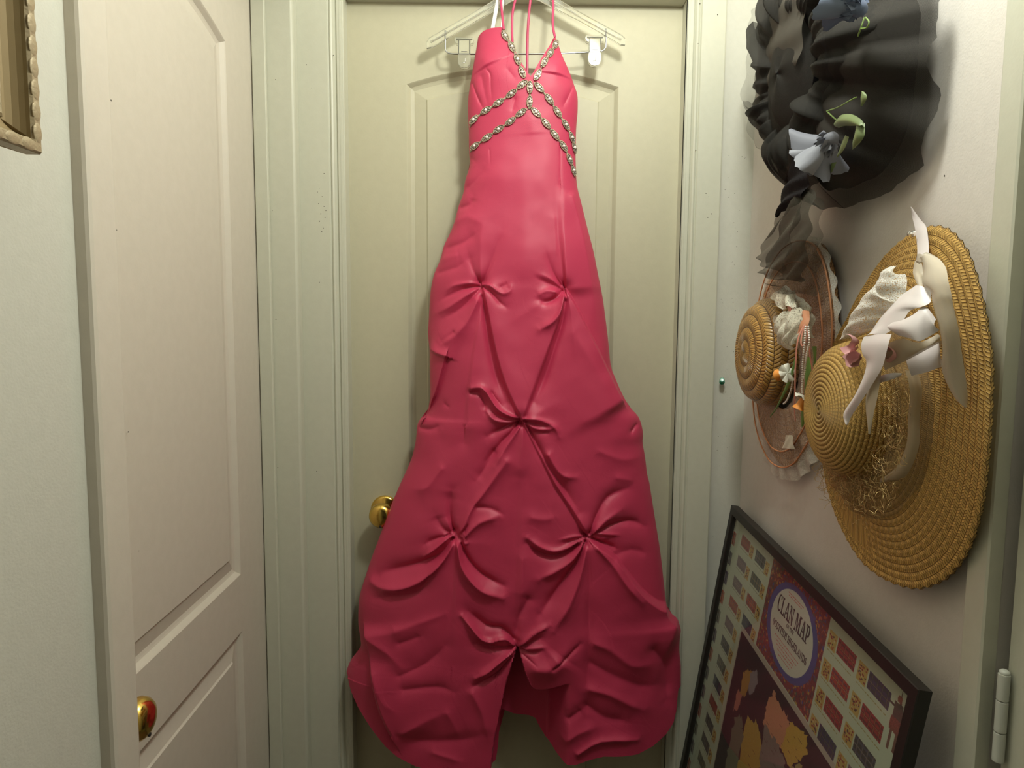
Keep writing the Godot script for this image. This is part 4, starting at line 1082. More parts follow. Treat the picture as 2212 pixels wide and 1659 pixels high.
func medallion_mesh() -> ArrayMesh:
	var rim := Geo.new()
	var hx := 0.0122
	var hy := 0.0054
	var ring := []
	for k in 25:
		var a := TAU * k / 24
		ring.append(Vector3(hx * signf(cos(a)) * pow(absf(cos(a)), 1.15), hy * sin(a), 0.0008))
	rim.tube(ring, 0.0011, 6, false)
	for k in 26:
		var a := TAU * (k + 0.5) / 26
		rim.ball(Vector3(hx * cos(a) * 0.98, hy * sin(a) * 1.02, 0.0012), Vector3.ONE * 0.00115, 6, 4)
	rim.box(Vector3(0, 0, -0.0002), Vector3(hx * 1.3, hy * 1.5, 0.001))
	var out := rim.mesh(M.silver)
	var pearl := Geo.new()
	pearl.ball(Vector3(0, 0, 0.0022), Vector3(0.0033, 0.0031, 0.003), 12, 8)
	for k in 10:
		var a := TAU * (k + 0.3) / 10
		pearl.ball(Vector3(hx * 0.70 * cos(a), hy * 0.66 * sin(a), 0.0016), Vector3.ONE * 0.0009, 6, 4)
	pearl.mesh(M.pearl, out)
	var st := Geo.new()
	for s in [-1.0, 1.0]:
		var c := Vector3(0.0062 * s, 0, 0.0018)
		for k in 8:
			var a0 := TAU * k / 8; var a1 := TAU * (k + 1) / 8
			var p0 := c + Vector3(cos(a0) * 0.0025, sin(a0) * 0.0023, 0); var p1 := c + Vector3(cos(a1) * 0.0025, sin(a1) * 0.0023, 0)
			var q0 := c + Vector3(cos(a0) * 0.0013, sin(a0) * 0.0012, 0.0016); var q1 := c + Vector3(cos(a1) * 0.0013, sin(a1) * 0.0012, 0.0016)
			st.quad(p0, p1, q1, q0)
			st.face(q0, q1, c + Vector3(0, 0, 0.0017))
			st.quad(p1, p0, p0 - Vector3(0, 0, 0.002), p1 - Vector3(0, 0, 0.002))
		st.ball(Vector3(0.0094 * s, 0, 0.0014), Vector3.ONE * 0.0011, 6, 4)
		st.ball(Vector3(0.0032 * s, 0.0030, 0.0014), Vector3.ONE * 0.0010, 6, 4)
		st.ball(Vector3(0.0032 * s, -0.0030, 0.0014), Vector3.ONE * 0.0010, 6, 4)
	st.mesh(M.stone, out)
	return out

# ---------------------------------------------------------------- the hanger
func build_hanger() -> void:
	var z := -1.455
	var t := thing("coat_hanger", "clear plastic hanger with a steel bar and two clips, holding the pink gown", "hanger", Vector3.ZERO)
	var body: Array = [Vector2(-0.1568, 1.9435), Vector2(-0.0862, 1.9834), Vector2(-0.0285, 2.0165), Vector2(0.0080, 2.0410), Vector2(0.0435, 2.0580), Vector2(0.0774, 2.0456), Vector2(0.1163, 2.0223), Vector2(0.1554, 2.0007), Vector2(0.2466, 1.9546), Vector2(0.2536, 1.9482), Vector2(0.2539, 1.9351), Vector2(0.2441, 1.9359), Vector2(0.1557, 1.9831), Vector2(0.1069, 2.0055), Vector2(0.0728, 2.0226), Vector2(0.0438, 2.0323), Vector2(0.0149, 2.0208), Vector2(-0.0284, 1.9962), Vector2(-0.0862, 1.9630), Vector2(-0.1491, 1.9259), Vector2(-0.1617, 1.9230), Vector2(-0.1616, 1.9351)]
	var g := Geo.new()
	g.slab(PackedVector2Array(body), Transform3D.IDENTITY, z - 0.0035, z + 0.0035)
	put("hanger_body", g.mesh(M.clear), t)
	g = Geo.new()
	var rib: Array = [Vector3(-0.1539, 1.9352, -1.4550), Vector3(-0.0862, 1.9732, -1.4550), Vector3(-0.0284, 2.0064, -1.4550), Vector3(0.0100, 2.0309, -1.4550), Vector3(0.0436, 2.0452, -1.4550), Vector3(0.0756, 2.0337, -1.4550), Vector3(0.1165, 2.0121, -1.4550), Vector3(0.1555, 1.9914, -1.4550), Vector3(0.2459, 1.9453, -1.4550)]
	g.tube(spline3(rib, 3), 0.0022, 8, true, 2.6, Vector3.UP)
	put("stiffening_rib", g.mesh(M.clear), t)
	g = Geo.new()
	g.tube(spline3([Vector3(-0.1229, 1.9597, -1.4550), Vector3(-0.1229, 1.9328, -1.4550), Vector3(-0.1230, 1.9235, -1.4550), Vector3(-0.1201, 1.9170, -1.4550), Vector3(-0.1113, 1.9134, -1.4550), Vector3(-0.0861, 1.9128, -1.4550), Vector3(0.0109, 1.9141, -1.4550), Vector3(0.1081, 1.9163, -1.4550), Vector3(0.1762, 1.9201, -1.4550), Vector3(0.2035, 1.9223, -1.4550), Vector3(0.2112, 1.9271, -1.4550), Vector3(0.2139, 1.9346, -1.4550), Vector3(0.2133, 1.9681, -1.4550)], 4), 0.0016, 10)
	put("steel_bar", g.mesh(M.steel), t)
	g = Geo.new()
	g.tube(spline3([Vector3(0.0436, 2.0488, -1.4550), Vector3(0.0433, 2.0781, -1.4550), Vector3(0.0336, 2.1024, -1.4580), Vector3(0.0383, 2.1341, -1.4660), Vector3(0.0578, 2.1411, -1.4700), Vector3(0.0725, 2.1230, -1.4700)], 5), 0.0019, 10)
	put("hook", g.mesh(M.steel), t)
	for c in [1003.0, 1284.0]:
		var base: Vector3 = ([Vector3(-0.0832, 1.9128, -1.4550)])[0] if c < 1100 else ([Vector3(0.1899, 1.9203, -1.4550)])[0]
		var clip := Geo.new()
		var outl := PackedVector2Array([Vector2(-0.019, 0.031), Vector2(-0.0205, 0.026), Vector2(-0.018, 0.0205), Vector2(-0.013, 0.0185), Vector2(-0.0125, -0.004), Vector2(-0.0135, -0.012), Vector2(-0.0120, -0.022), Vector2(-0.0075, -0.0275), Vector2(0, -0.0295),
			Vector2(0.0075, -0.0275), Vector2(0.0120, -0.022), Vector2(0.0135, -0.012), Vector2(0.0125, -0.004), Vector2(0.013, 0.0185), Vector2(0.018, 0.0205), Vector2(0.0205, 0.026), Vector2(0.019, 0.031)])
		clip.slab(outl, Transform3D(Basis.IDENTITY, base), 0.0035, 0.0060)
		clip.slab(outl, Transform3D(Basis.IDENTITY, base), -0.0060, -0.0035)
		for sx in [-1.0, 1.0]:
			clip.box(base + Vector3(0.0115 * sx, 0.012, 0.0075), Vector3(0.002, 0.028, 0.003), 0.0005)
		clip.box(base + Vector3(0, 0.027, 0.0075), Vector3(0.034, 0.003, 0.003), 0.0008)
		var cn := put("clip", clip.mesh(M.clear), t, "clear plastic clip")
		var sp := Geo.new()
		sp.tube([base + Vector3(-0.004, -0.020, 0.007), base + Vector3(0.002, -0.0195, 0.007), base + Vector3(0.0025, -0.012, 0.007)], 0.0006, 6)
		sp.tube([base + Vector3(-0.006, 0.003, 0.0068), base + Vector3(0.006, 0.003, 0.0068)], 0.0007, 6)
		put("spring", sp.mesh(M.steel), cn)

# ---------------------------------------------------------------- leaning framed map
var sheet: Image
const PPM := 1400.0
const SA := PPM * 1.031
const SB := PPM * 0.963

func ink(a0: float, b0: float, a1: float, b1: float, c: Color) -> void:
	sheet.fill_rect(Rect2i(int(a0 * SA), int(b0 * SB), maxi(1, int((a1 - a0) * SA)), maxi(1, int((b1 - b0) * SB))), c)

func ink_shape(shape: PackedVector2Array, c: Color, mottle := 0.0) -> void:
	var pts := PackedVector2Array()
	for p in shape: pts.append(p * Vector2(SA, SB) / PPM)
	# scan-line fill of a polygon given in metres
	var lo := pts[0]; var hi := pts[0]
	for p in pts: lo = lo.min(p); hi = hi.max(p)
	for y in range(int(lo.y * PPM), int(hi.y * PPM) + 1):
		var b := (y + 0.5) / PPM
		var xs := []
		for k in pts.size():
			var p := pts[k]; var q := pts[(k + 1) % pts.size()]
			if (p.y <= b) != (q.y <= b): xs.append(p.x + (b - p.y) / (q.y - p.y) * (q.x - p.x))
		xs.sort()
		for k in range(0, xs.size() - 1, 2):
			for x in range(int(xs[k] * PPM), int(xs[k + 1] * PPM)):
				if x >= 0 and y >= 0 and x < sheet.get_width() and y < sheet.get_height():
					var m := 1.0 + rng.randf_range(-mottle, mottle)
					sheet.set_pixel(x, y, Color(c.r * m, c.g * m, c.b * m))

func ragged(pts: Array, jag: float, sub := 7) -> PackedVector2Array:
	var out := PackedVector2Array()
	for k in pts.size():
		var p: Vector2 = pts[k]; var q: Vector2 = pts[(k + 1) % pts.size()]
		for s in sub:
			out.append(p.lerp(q, float(s) / sub) + Vector2(rng.randf_range(-jag, jag), rng.randf_range(-jag, jag)))
	return out

func tartan(a: float, b: float, w: float, h: float, base: Color, over: Color, third: Color) -> void:
	ink(a, b, a + w, b + h, base)
	for k in 4:
		ink(a + w * (0.12 + 0.24 * k), b, a + w * (0.20 + 0.24 * k), b + h, base.lerp(over, 0.55))
	for k in 3:
		ink(a, b + h * (0.14 + 0.32 * k), a + w, b + h * (0.26 + 0.32 * k), base.lerp(over, 0.6))
	for k in 4:
		ink(a + w * (0.155 + 0.24 * k), b, a + w * (0.17 + 0.24 * k), b + h, third)
	ink(a, b + h * 0.50, a + w, b + h * 0.54, third)

func crest(a: float, b: float, w: float, h: float) -> void:
	ink(a, b, a + w, b + h, Color(0.60, 0.52, 0.26))
	for k in 26:
		var x := a + rng.randf_range(0.05, 0.8) * w
		var y := b + rng.randf_range(0.05, 0.85) * h
		var c: Color = [Color(0.42, 0.14, 0.12), Color(0.18, 0.16, 0.14), Color(0.66, 0.60, 0.42), Color(0.55, 0.30, 0.14)][rng.randi() % 4]
		ink(x, y, x + w * 0.16, y + h * 0.10, c)

func caption(a: float, b: float, w: float, c: Color) -> void:
	var x := a
	while x < a + w:
		var s := rng.randf_range(0.003, 0.008)
		ink(x, b, x + s, b + 0.0018, c)
		x += s + 0.0016

func print_sheet() -> ImageTexture:
	sheet = Image.create(int(0.7096 * PPM), int(0.9657 * PPM), false, Image.FORMAT_RGB8)
	var paper := Color(0.61, 0.65, 0.56)
	sheet.fill(paper)
	var reds := [[Color(0.50, 0.14, 0.12), Color(0.20, 0.10, 0.10), Color(0.62, 0.40, 0.2)], [Color(0.16, 0.17, 0.27), Color(0.10, 0.20, 0.14), Color(0.40, 0.34, 0.3)], [Color(0.17, 0.18, 0.16), Color(0.28, 0.28, 0.36), Color(0.5, 0.42, 0.3)],
		[Color(0.56, 0.20, 0.14), Color(0.24, 0.16, 0.26), Color(0.66, 0.5, 0.2)], [Color(0.40, 0.34, 0.36), Color(0.22, 0.20, 0.22), Color(0.55, 0.5, 0.45)], [Color(0.22, 0.26, 0.24), Color(0.34, 0.30, 0.20), Color(0.58, 0.5, 0.3)]]
	for r in 19:
		var b := 0.042 + 0.0465 * r
		var k := [0, 4, 4, 3, 4, 2, 5, 1, 0, 2, 2, 5, 1, 0, 3, 4, 2, 1, 5]
		var t = reds[k[r]]
		tartan(0.070, b, 0.050, 0.024, t[0], t[1], t[2]); crest(0.123, b + 0.002, 0.020, 0.026); caption(0.070, b + 0.028, 0.052, Color(0.42, 0.40, 0.33))
		tartan(0.020, b + 0.012, 0.018, 0.030, reds[(r * 2 + 3) % 6][0], reds[(r + 1) % 6][1], t[2])
		if r < 4:
			var u = reds[[2, 5, 3, 1][r]]
			tartan(0.154, b, 0.050, 0.024, u[0], u[1], u[2]); crest(0.206, b + 0.002, 0.020, 0.026); caption(0.154, b + 0.028, 0.055, Color(0.42, 0.40, 0.33))
		var v = reds[[0, 3, 0, 1, 2, 4, 1, 5, 3, 0, 2, 4, 1, 3, 5, 0, 2, 1, 4][r]]
		crest(0.468, b + 0.001, 0.024, 0.028) if r < 4 else crest(0.575, b + 0.020, 0.022, 0.026)
		if r < 4:
			tartan(0.495, b, 0.051, 0.025, v[0], v[1], v[2]); caption(0.470, b + 0.031, 0.07, Color(0.50, 0.48, 0.28))
		var w = reds[[1, 0, 2, 4, 3, 5, 0, 2, 1, 4, 0, 3, 5, 1, 2, 0, 4, 3, 1][r]]
		if r < 4: crest(0.553, b, 0.024, 0.028)
		tartan(0.580, b, 0.051, 0.025, w[0], w[1], w[2]); caption(0.556, b + 0.031, 0.072, Color(0.50, 0.48, 0.28))
	# title block: dense ornament round a blue oval
	ink(0.236, 0.022, 0.463, 0.204, Color(0.40, 0.17, 0.16))
	for k in 1300:
		var c: Color = [Color(0.52, 0.20, 0.16), Color(0.24, 0.25, 0.42), Color(0.58, 0.47, 0.20), Color(0.30, 0.16, 0.20), Color(0.24, 0.30, 0.24), Color(0.60, 0.32, 0.20)][rng.randi() % 6]
		var x := rng.randf_range(0.237, 0.459); var y := rng.randf_range(0.023, 0.201)
		ink(x, y, minf(0.463, x + rng.randf_range(0.002, 0.007)), minf(0.204, y + rng.randf_range(0.002, 0.007)), c)
	for ring in [[0.098, 0.079, Color(0.22, 0.26, 0.46)], [0.082, 0.069, Color(0.67, 0.68, 0.62)]]:
		var e := PackedVector2Array()
		for k in 90: e.append(Vector2(0.352 + ring[0] * cos(TAU * k / 90), 0.112 + ring[1] * sin(TAU * k / 90)))
		ink_shape(e, ring[2], 0.02)
	caption(0.318, 0.054, 0.058, Color(0.66, 0.30, 0.26))
	caption(0.322, 0.058, 0.050, Color(0.66, 0.30, 0.26))
	for k in 5: caption(0.300 + 0.007 * k, 0.143 + 0.0062 * k, 0.100 - 0.014 * k, Color(0.66, 0.36, 0.34))
	# the chart itself
	ink(0.158, 0.206, 0.551, 0.80, Color(0.58, 0.56, 0.50))
	ink(0.162, 0.216, 0.547, 0.795, Color(0.035, 0.01, 0.015))
	ink_shape(ragged([Vector2(0.205, 0.285), Vector2(0.225, 0.262), Vector2(0.245, 0.255), Vector2(0.243, 0.290), Vector2(0.232, 0.318), Vector2(0.212, 0.322)], 0.0035), Color(0.56, 0.42, 0.16), 0.08)
	ink_shape(ragged([Vector2(0.236, 0.262), Vector2(0.266, 0.240), Vector2(0.274, 0.262), Vector2(0.262, 0.292), Vector2(0.246, 0.297)], 0.003), Color(0.44, 0.42, 0.42), 0.06)
	ink_shape(ragged([Vector2(0.198, 0.322), Vector2(0.222, 0.318), Vector2(0.220, 0.352), Vector2(0.196, 0.372)], 0.003), Color(0.58, 0.36, 0.28), 0.06)
	ink_shape(ragged([Vector2(0.322, 0.262), Vector2(0.345, 0.230), Vector2(0.372, 0.240), Vector2(0.412, 0.236), Vector2(0.420, 0.262), Vector2(0.404, 0.296), Vector2(0.352, 0.312), Vector2(0.325, 0.300)], 0.005), Color(0.66, 0.46, 0.33), 0.06)
	ink_shape(ragged([Vector2(0.410, 0.240), Vector2(0.438, 0.226), Vector2(0.472, 0.224), Vector2(0.478, 0.246), Vector2(0.455, 0.285), Vector2(0.430, 0.300), Vector2(0.405, 0.292)], 0.005), Color(0.66, 0.54, 0.20), 0.07)
	ink_shape(ragged([Vector2(0.330, 0.300), Vector2(0.380, 0.298), Vector2(0.425, 0.298), Vector2(0.430, 0.345), Vector2(0.390, 0.385), Vector2(0.345, 0.380)], 0.005), Color(0.42, 0.39, 0.35), 0.06)
	ink_shape(ragged([Vector2(0.262, 0.340), Vector2(0.300, 0.318), Vector2(0.335, 0.335), Vector2(0.350, 0.385), Vector2(0.335, 0.470), Vector2(0.285, 0.520), Vector2(0.262, 0.430)], 0.006), Color(0.60, 0.50, 0.18), 0.08)
	ink_shape(ragged([Vector2(0.212, 0.372), Vector2(0.240, 0.350), Vector2(0.262, 0.380), Vector2(0.258, 0.470), Vector2(0.228, 0.520), Vector2(0.205, 0.450)], 0.006), Color(0.36, 0.36, 0.28), 0.08)
	ink_shape(ragged([Vector2(0.350, 0.392), Vector2(0.410, 0.380), Vector2(0.450, 0.430), Vector2(0.430, 0.540), Vector2(0.360, 0.560), Vector2(0.335, 0.480)], 0.006), Color(0.56, 0.42, 0.26), 0.07)
	ink_shape(ragged([Vector2(0.440, 0.300), Vector2(0.470, 0.270), Vector2(0.486, 0.290), Vector2(0.470, 0.345), Vector2(0.440, 0.372)], 0.004), Color(0.52, 0.48, 0.26), 0.07)
	for k in 60:
		var x := rng.randf_range(0.26, 0.45); var y := rng.randf_range(0.24, 0.5)
		ink(x, y, x + rng.randf_range(0.004, 0.014), y + 0.0009, Color(0.20, 0.14, 0.10))
	# a small printed figure in a kilt, upper right corner
	ink_shape(ragged([Vector2(0.644, 0.034), Vector2(0.652, 0.034), Vector2(0.652, 0.043), Vector2(0.644, 0.043)], 0.0008, 3), Color(0.42, 0.25, 0.18), 0.1)
	ink_shape(ragged([Vector2(0.640, 0.044), Vector2(0.657, 0.043), Vector2(0.660, 0.064), Vector2(0.640, 0.065)], 0.001, 3), Color(0.24, 0.20, 0.15), 0.2)
	ink_shape(ragged([Vector2(0.639, 0.064), Vector2(0.661, 0.063), Vector2(0.664, 0.082), Vector2(0.638, 0.083)], 0.001, 3), Color(0.42, 0.20, 0.14), 0.25)
	ink(0.642, 0.082, 0.647, 0.108, Color(0.36, 0.24, 0.18)); ink(0.654, 0.082, 0.659, 0.106, Color(0.36, 0.24, 0.18))
	ink(0.630, 0.050, 0.641, 0.053, Color(0.22, 0.18, 0.14)); ink(0.649, 0.028, 0.651, 0.036, Color(0.22, 0.18, 0.14))
	return ImageTexture.create_from_image(sheet)

func build_map() -> void:
	var t := thing("framed_map", "black framed clan map leaning on the right wall below the straw hats", "framed map")
	t.transform = Transform3D(Basis(Vector3(-0.0380, -0.0292, 0.9989), Vector3(0.1415, 0.9893, 0.0343), Vector3(-0.9892, 0.1426, -0.0335)), Vector3(0.5220, 0.9554, -1.4294))
	var W := 0.7096
	var L := 0.9657
	# local axes: x from the far to the near side, y up along the frame, z out of the face; origin at the far top corner of the back
	var black := mat(lin(0.016, 0.014, 0.012), 0.42, 0.45)
	var prof := [Vector2(0.0, 0.0), Vector2(0.0, 0.0150), Vector2(0.0012, 0.0162), Vector2(0.0165, 0.0162), Vector2(0.0180, 0.0150), Vector2(0.0185, 0.0085), Vector2(0.0185, 0.004)]
	var sides := [[Vector3(0, -L, 0), Vector3(0, 0, 0), Vector3(1, 0, 0)], [Vector3(W, 0, 0), Vector3(W, -L, 0), Vector3(-1, 0, 0)], [Vector3(0, 0, 0), Vector3(W, 0, 0), Vector3(0, -1, 0)], [Vector3(W, -L, 0), Vector3(0, -L, 0), Vector3(0, 1, 0)]]
	for s in sides:
		var g := Geo.new()
		casing(g, s[0], s[1], s[2], Vector3(0, 0, 1), prof, 1.0, -1.0)
		put("frame_rail", g.mesh(black), t)
	var back := Geo.new()
	back.box(Vector3(W * 0.5, -L * 0.5, 0.003), Vector3(W - 0.03, L - 0.03, 0.004))
	put("backing_board", back.mesh(mat(lin(0.25, 0.17, 0.10), 0.9)), t)
	var pm := mat(Color.WHITE, 0.7, 0.4)
	pm.albedo_texture = print_sheet()
	pm.texture_repeat = false
	var p := Geo.new()
	p.quad(Vector3(0.0, -L, 0.0062), Vector3(W, -L, 0.0062), Vector3(W, 0, 0.0062), Vector3(0, 0, 0.0062))
	p.v[0] = Vector3(0.014, -L + 0.014, 0.0062); p.v[1] = Vector3(W - 0.014, -L + 0.014, 0.0062); p.v[2] = Vector3(W - 0.014, -0.014, 0.0062); p.v[3] = Vector3(0.014, -0.014, 0.0062)
	var fx := 0.014 / W; var fy := 0.014 / L
	p.t[0] = Vector2(fx, 1 - fy); p.t[1] = Vector2(1 - fx, 1 - fy); p.t[2] = Vector2(1 - fx, fy); p.t[3] = Vector2(fx, fy)
	var pr := put("printed_map", p.mesh(pm), t, "printed clan map with tartan swatches")
	var inkm := mat(Color(0.13, 0.11, 0.13), 0.75)
	for w in [["CLAN MAP", 0.351, 0.0870, 0.130, 0.030], ["OF THE", 0.350, 0.1085, 0.030, 0.0065], ["SCOTTISH HIGHLANDS", 0.3535, 0.1270, 0.142, 0.0125]]:
		var tm := TextMesh.new()
		tm.text = w[0]
		var f := SystemFont.new()
		f.font_names = PackedStringArray(["Droid Serif"])
		f.font_weight = 700
		tm.font = f
		tm.font_size = 64
		tm.pixel_size = 0.001
		tm.depth = 0.01
		tm.material = inkm
		var size := tm.get_aabb().size
		var o := put("lettering", tm, pr)
		o.scale = Vector3(w[3] / maxf(size.x, 0.001), w[4] / maxf(size.y, 0.001), 0.02)
		o.position = Vector3(w[1] * 1.031, -w[2] * 0.963, 0.0064)
		if w[0] != "OF THE":
			o.scale.x *= 1.0
	var gl := mat(Color(1, 1, 1, 0.03), 0.03, 0.45)
	gl.transparency = BaseMaterial3D.TRANSPARENCY_ALPHA
	var pane := Geo.new()
	pane.quad(Vector3(0.0178, -L + 0.0178, 0.0092), Vector3(W - 0.0178, -L + 0.0178, 0.0092), Vector3(W - 0.0178, -0.0178, 0.0092), Vector3(0.0178, -0.0178, 0.0092))
	put("glass", pane.mesh(gl), t)

# ---------------------------------------------------------------- carved picture frame, upper left
func build_picture() -> void:
	var t := thing("picture_frame", "carved antique gold picture frame at the left edge, hanging on the near left wall", "picture frame")
	var gold := mat(lin(0.40, 0.32, 0.20), 0.5, 0.5, 0.25)
	gold = bump(gold, noise_tex(0.06, Color.BLACK, Color.WHITE, 3, 256, 21), 0.03, Vector3.ONE * 14.0)
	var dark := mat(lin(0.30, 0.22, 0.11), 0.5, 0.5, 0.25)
	var z0 := -0.6030
	var z1 := -0.09
	var y0 := 1.494
	var y1 := 1.98
	var x := LEFT_X + 0.001
	var prof := [Vector2(0.009, 0.0), Vector2(0.009, 0.026), Vector2(0.006, 0.029), Vector2(0.0, 0.031), Vector2(0.0, 0.043), Vector2(0.0015, 0.0455), Vector2(0.0085, 0.0455), Vector2(0.0105, 0.043)]
	var cove := [Vector2(0.0105, 0.043), Vector2(0.0112, 0.040), Vector2(0.0130, 0.036), Vector2(0.0160, 0.032), Vector2(0.0200, 0.029), Vector2(0.0240, 0.0275)]
	var inner := [Vector2(0.024, 0.0275), Vector2(0.0245, 0.0300), Vector2(0.0270, 0.0315), Vector2(0.0295, 0.0300), Vector2(0.0302, 0.0255), Vector2(0.036, 0.0225), Vector2(0.044, 0.0205), Vector2(0.044, 0.004)]
	var sides := [[Vector3(x, y0, z0), Vector3(x, y1, z0), Vector3(0, 0, 1)], [Vector3(x, y0, z1), Vector3(x, y1, z1), Vector3(0, 0, -1)], [Vector3(x, y0, z0), Vector3(x, y0, z1), Vector3(0, 1, 0)], [Vector3(x, y1, z0), Vector3(x, y1, z1), Vector3(0, -1, 0)]]
	for s in sides:
		var g := Geo.new()
		casing(g, s[0], s[1], s[2], Vector3(1, 0, 0), prof, 1.0, -1.0)
		var g2 := Geo.new()
		casing(g2, s[0], s[1], s[2], Vector3(1, 0, 0), cove, 1.0, -1.0)
		var g3 := Geo.new()
		casing(g3, s[0], s[1], s[2], Vector3(1, 0, 0), inner, 1.0, -1.0)
		# carved leaves along the lip and a beaded inner edge
		var d: Vector3 = (s[1] - s[0]).normalized()
		var len: float = (s[1] - s[0]).length()
		var n := int(len / 0.0185)
		for k in n:
			var c: Vector3 = s[0] + d * (0.008 + (k + 0.5) * (len - 0.016) / n) + s[2] * 0.0050 + Vector3(0.0448, 0, 0)
			var b := Basis(d, Vector3(1, 0, 0), d.cross(Vector3(1, 0, 0)))
			g.ball(c, Vector3(0.0096, 0.0016, 0.0056), 12, 6, b)
		var m := int(len / 0.0065)
		for k in range(6, m - 6):
			g3.ball(s[0] + d * (k + 0.5) * len / m + s[2] * 0.0335 + Vector3(0.0240, 0, 0), Vector3(0.0030, 0.0022, 0.0022), 6, 4, Basis(d.rotated(Vector3(1, 0, 0), 0.6), Vector3(1, 0, 0), d.rotated(Vector3(1, 0, 0), 0.6).cross(Vector3(1, 0, 0))))
		var rail := put("frame_rail", g.mesh(gold), t)
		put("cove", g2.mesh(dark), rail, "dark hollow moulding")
		put("inner_bead", g3.mesh(gold), rail)
	var cm := mat(lin(0.20, 0.20, 0.08), 0.6)
	cm.albedo_texture = noise_tex(0.02, Color(0.5, 0.55, 0.3), Color(0.75, 0.7, 0.5), 4, 256, 31)
	var c := Geo.new()
	c.box(Vector3(x + 0.006, (y0 + y1) * 0.5, (z0 + z1) * 0.5), Vector3(0.004, y1 - y0 - 0.09, z1 - z0 - 0.09))
	put("canvas", c.mesh(cm), t)

# ---------------------------------------------------------------- hats on the right wall
var hat_o := Vector3.ZERO     # middle of the hat's brim on the wall; h runs out into the room (-x)

func hp(a: float, b: float, h: float) -> Vector3:
	return hat_o + Vector3(-h, b, a)

func polar(pts: Array, c: Vector2, n := 180) -> PackedFloat32Array:
	# radius by angle of an outline of (z, y) points round c
	var angs := []
	for p: Vector2 in pts:
		var d := p - c
		angs.append(Vector2(fposmod(d.angle(), TAU), d.length()))
	angs.sort_custom(func(u, w): return u.x < w.x)
	var out := PackedFloat32Array()
	for k in n + 1:
		var a := fposmod(TAU * k / n, TAU)
		var i := 0
		while i < angs.size() and angs[i].x < a: i += 1
		var q: Vector2 = angs[i % angs.size()]
		var p: Vector2 = angs[(i - 1 + angs.size()) % angs.size()]
		var pp: Vector2 = angs[(i - 2 + angs.size()) % angs.size()]
		var qq: Vector2 = angs[(i + 1) % angs.size()]
		var span := fposmod(q.x - p.x, TAU)
		var f := fposmod(a - p.x, TAU) / maxf(span, 1e-5)
		out.append(lerpf(cubic_interpolate(p.y, q.y, pp.y, qq.y, f), lerpf(p.y, q.y, f), 0.4))
	return out

func pol(t: PackedFloat32Array, a: float) -> float:
	var n := t.size() - 1
	var f := fposmod(a, TAU) / TAU * n
	var k := int(f) % n
	return lerpf(t[k], t[k + 1], f - int(f))

func straw_tex(kind: int) -> Array:
	# one braid of the straw: v across the braid, u along it: [colour, height]
	var w := 64
	var h := 64
	var col := Image.create(w, h, false, Image.FORMAT_RGB8)
	var hei := Image.create(w, h, false, Image.FORMAT_RGB8)
	var r := RandomNumberGenerator.new()
	r.seed = 11 + kind
	var tone := []
	for k in 16: tone.append(r.randf_range(0.86, 1.06))
	for y in h:
		for x in w:
			var v := (y + 0.5) / h
			var s := absf(v - 0.5) * 2.0           # 0 in the middle, 1 at the edge
			var k := fposmod((x + 0.5) / w * 4.0 + s * 0.85 + (0.5 if v > 0.5 else 0.0), 4.0)
			var f := absf(fposmod(k, 1.0) - 0.5) * 2.0
			var hh := sqrt(maxf(0.0, 1.0 - pow(f, 3.0))) * (1.0 - 0.55 * pow(s, 6.0))
			var seam := 1.0 if f < 0.86 and s < 0.93 else 0.52
			var m: float = tone[(int(k) * 2 + (1 if v > 0.5 else 0)) % 16] * seam
			hei.set_pixel(x, y, Color(hh, hh, hh))
			col.set_pixel(x, y, Color(minf(1.0, 0.97 * m), minf(1.0, 0.97 * m * (0.98 if seam > 0.9 else 0.86)), minf(1.0, 0.95 * m * (0.97 if seam > 0.9 else 0.7))))
	return [ImageTexture.create_from_image(col), ImageTexture.create_from_image(hei)]

func straw_mat(c: Color, tex: Array, rough: float, spec: float) -> StandardMaterial3D:
	var m := mat(c, rough, spec)
	m.albedo_texture = tex[0]
	m.heightmap_enabled = true
	m.heightmap_texture = tex[1]
	m.heightmap_scale = 0.10
	return m

func strip(l: Array, r: Array, bulge := 0.0, cols := 6, sub := 5, wave := 0.0) -> Geo:
	# a band of cloth between two edges
	var a := spline3(l, sub); var b := spline3(r, sub)
	var n := mini(a.size(), b.size())
	var rows := []
	for k in n:
		var p: Vector3 = a[k]; var q: Vector3 = b[k]
		var row := PackedVector3Array()
		var t: Vector3 = (a[mini(k + 1, n - 1)] - a[maxi(k - 1, 0)])
		var nn := (q - p).cross(t)
		nn = nn.normalized() if nn.length_squared() > 1e-14 else Vector3(-1, 0, 0)
		if nn.x > 0.0: nn = -nn
		for c in cols + 1:
			var f := float(c) / cols
			row.append(p.lerp(q, f) + nn * (bulge * sin(PI * f) + wave * sin(TAU * f * 1.5 + k * 0.8)))
		rows.append(row)
	var g := Geo.new()
	g.grid(rows, false, false, Vector2.ZERO, Vector2(1, maxf(1.0, n / 6.0)))
	return g

func lace_tex(sd: int, open: float) -> ImageTexture:
	var w := 128
	var im := Image.create(w, w, false, Image.FORMAT_RGBA8)
	var f := FastNoiseLite.new()
	f.seed = sd; f.noise_type = FastNoiseLite.TYPE_CELLULAR; f.frequency = 0.09
	f.cellular_return_type = FastNoiseLite.RETURN_DISTANCE2_SUB
	var g := FastNoiseLite.new()
	g.seed = sd + 5; g.frequency = 0.05
	for y in w:
		for x in w:
			var d := f.get_noise_2d(x, y) + 1.0
			var a := 1.0 if d < open else 0.16
			if g.get_noise_2d(x, y) > 0.30: a = maxf(a, 0.92)
			im.set_pixel(x, y, Color(1, 1, 1, a))
	return ImageTexture.create_from_image(im)

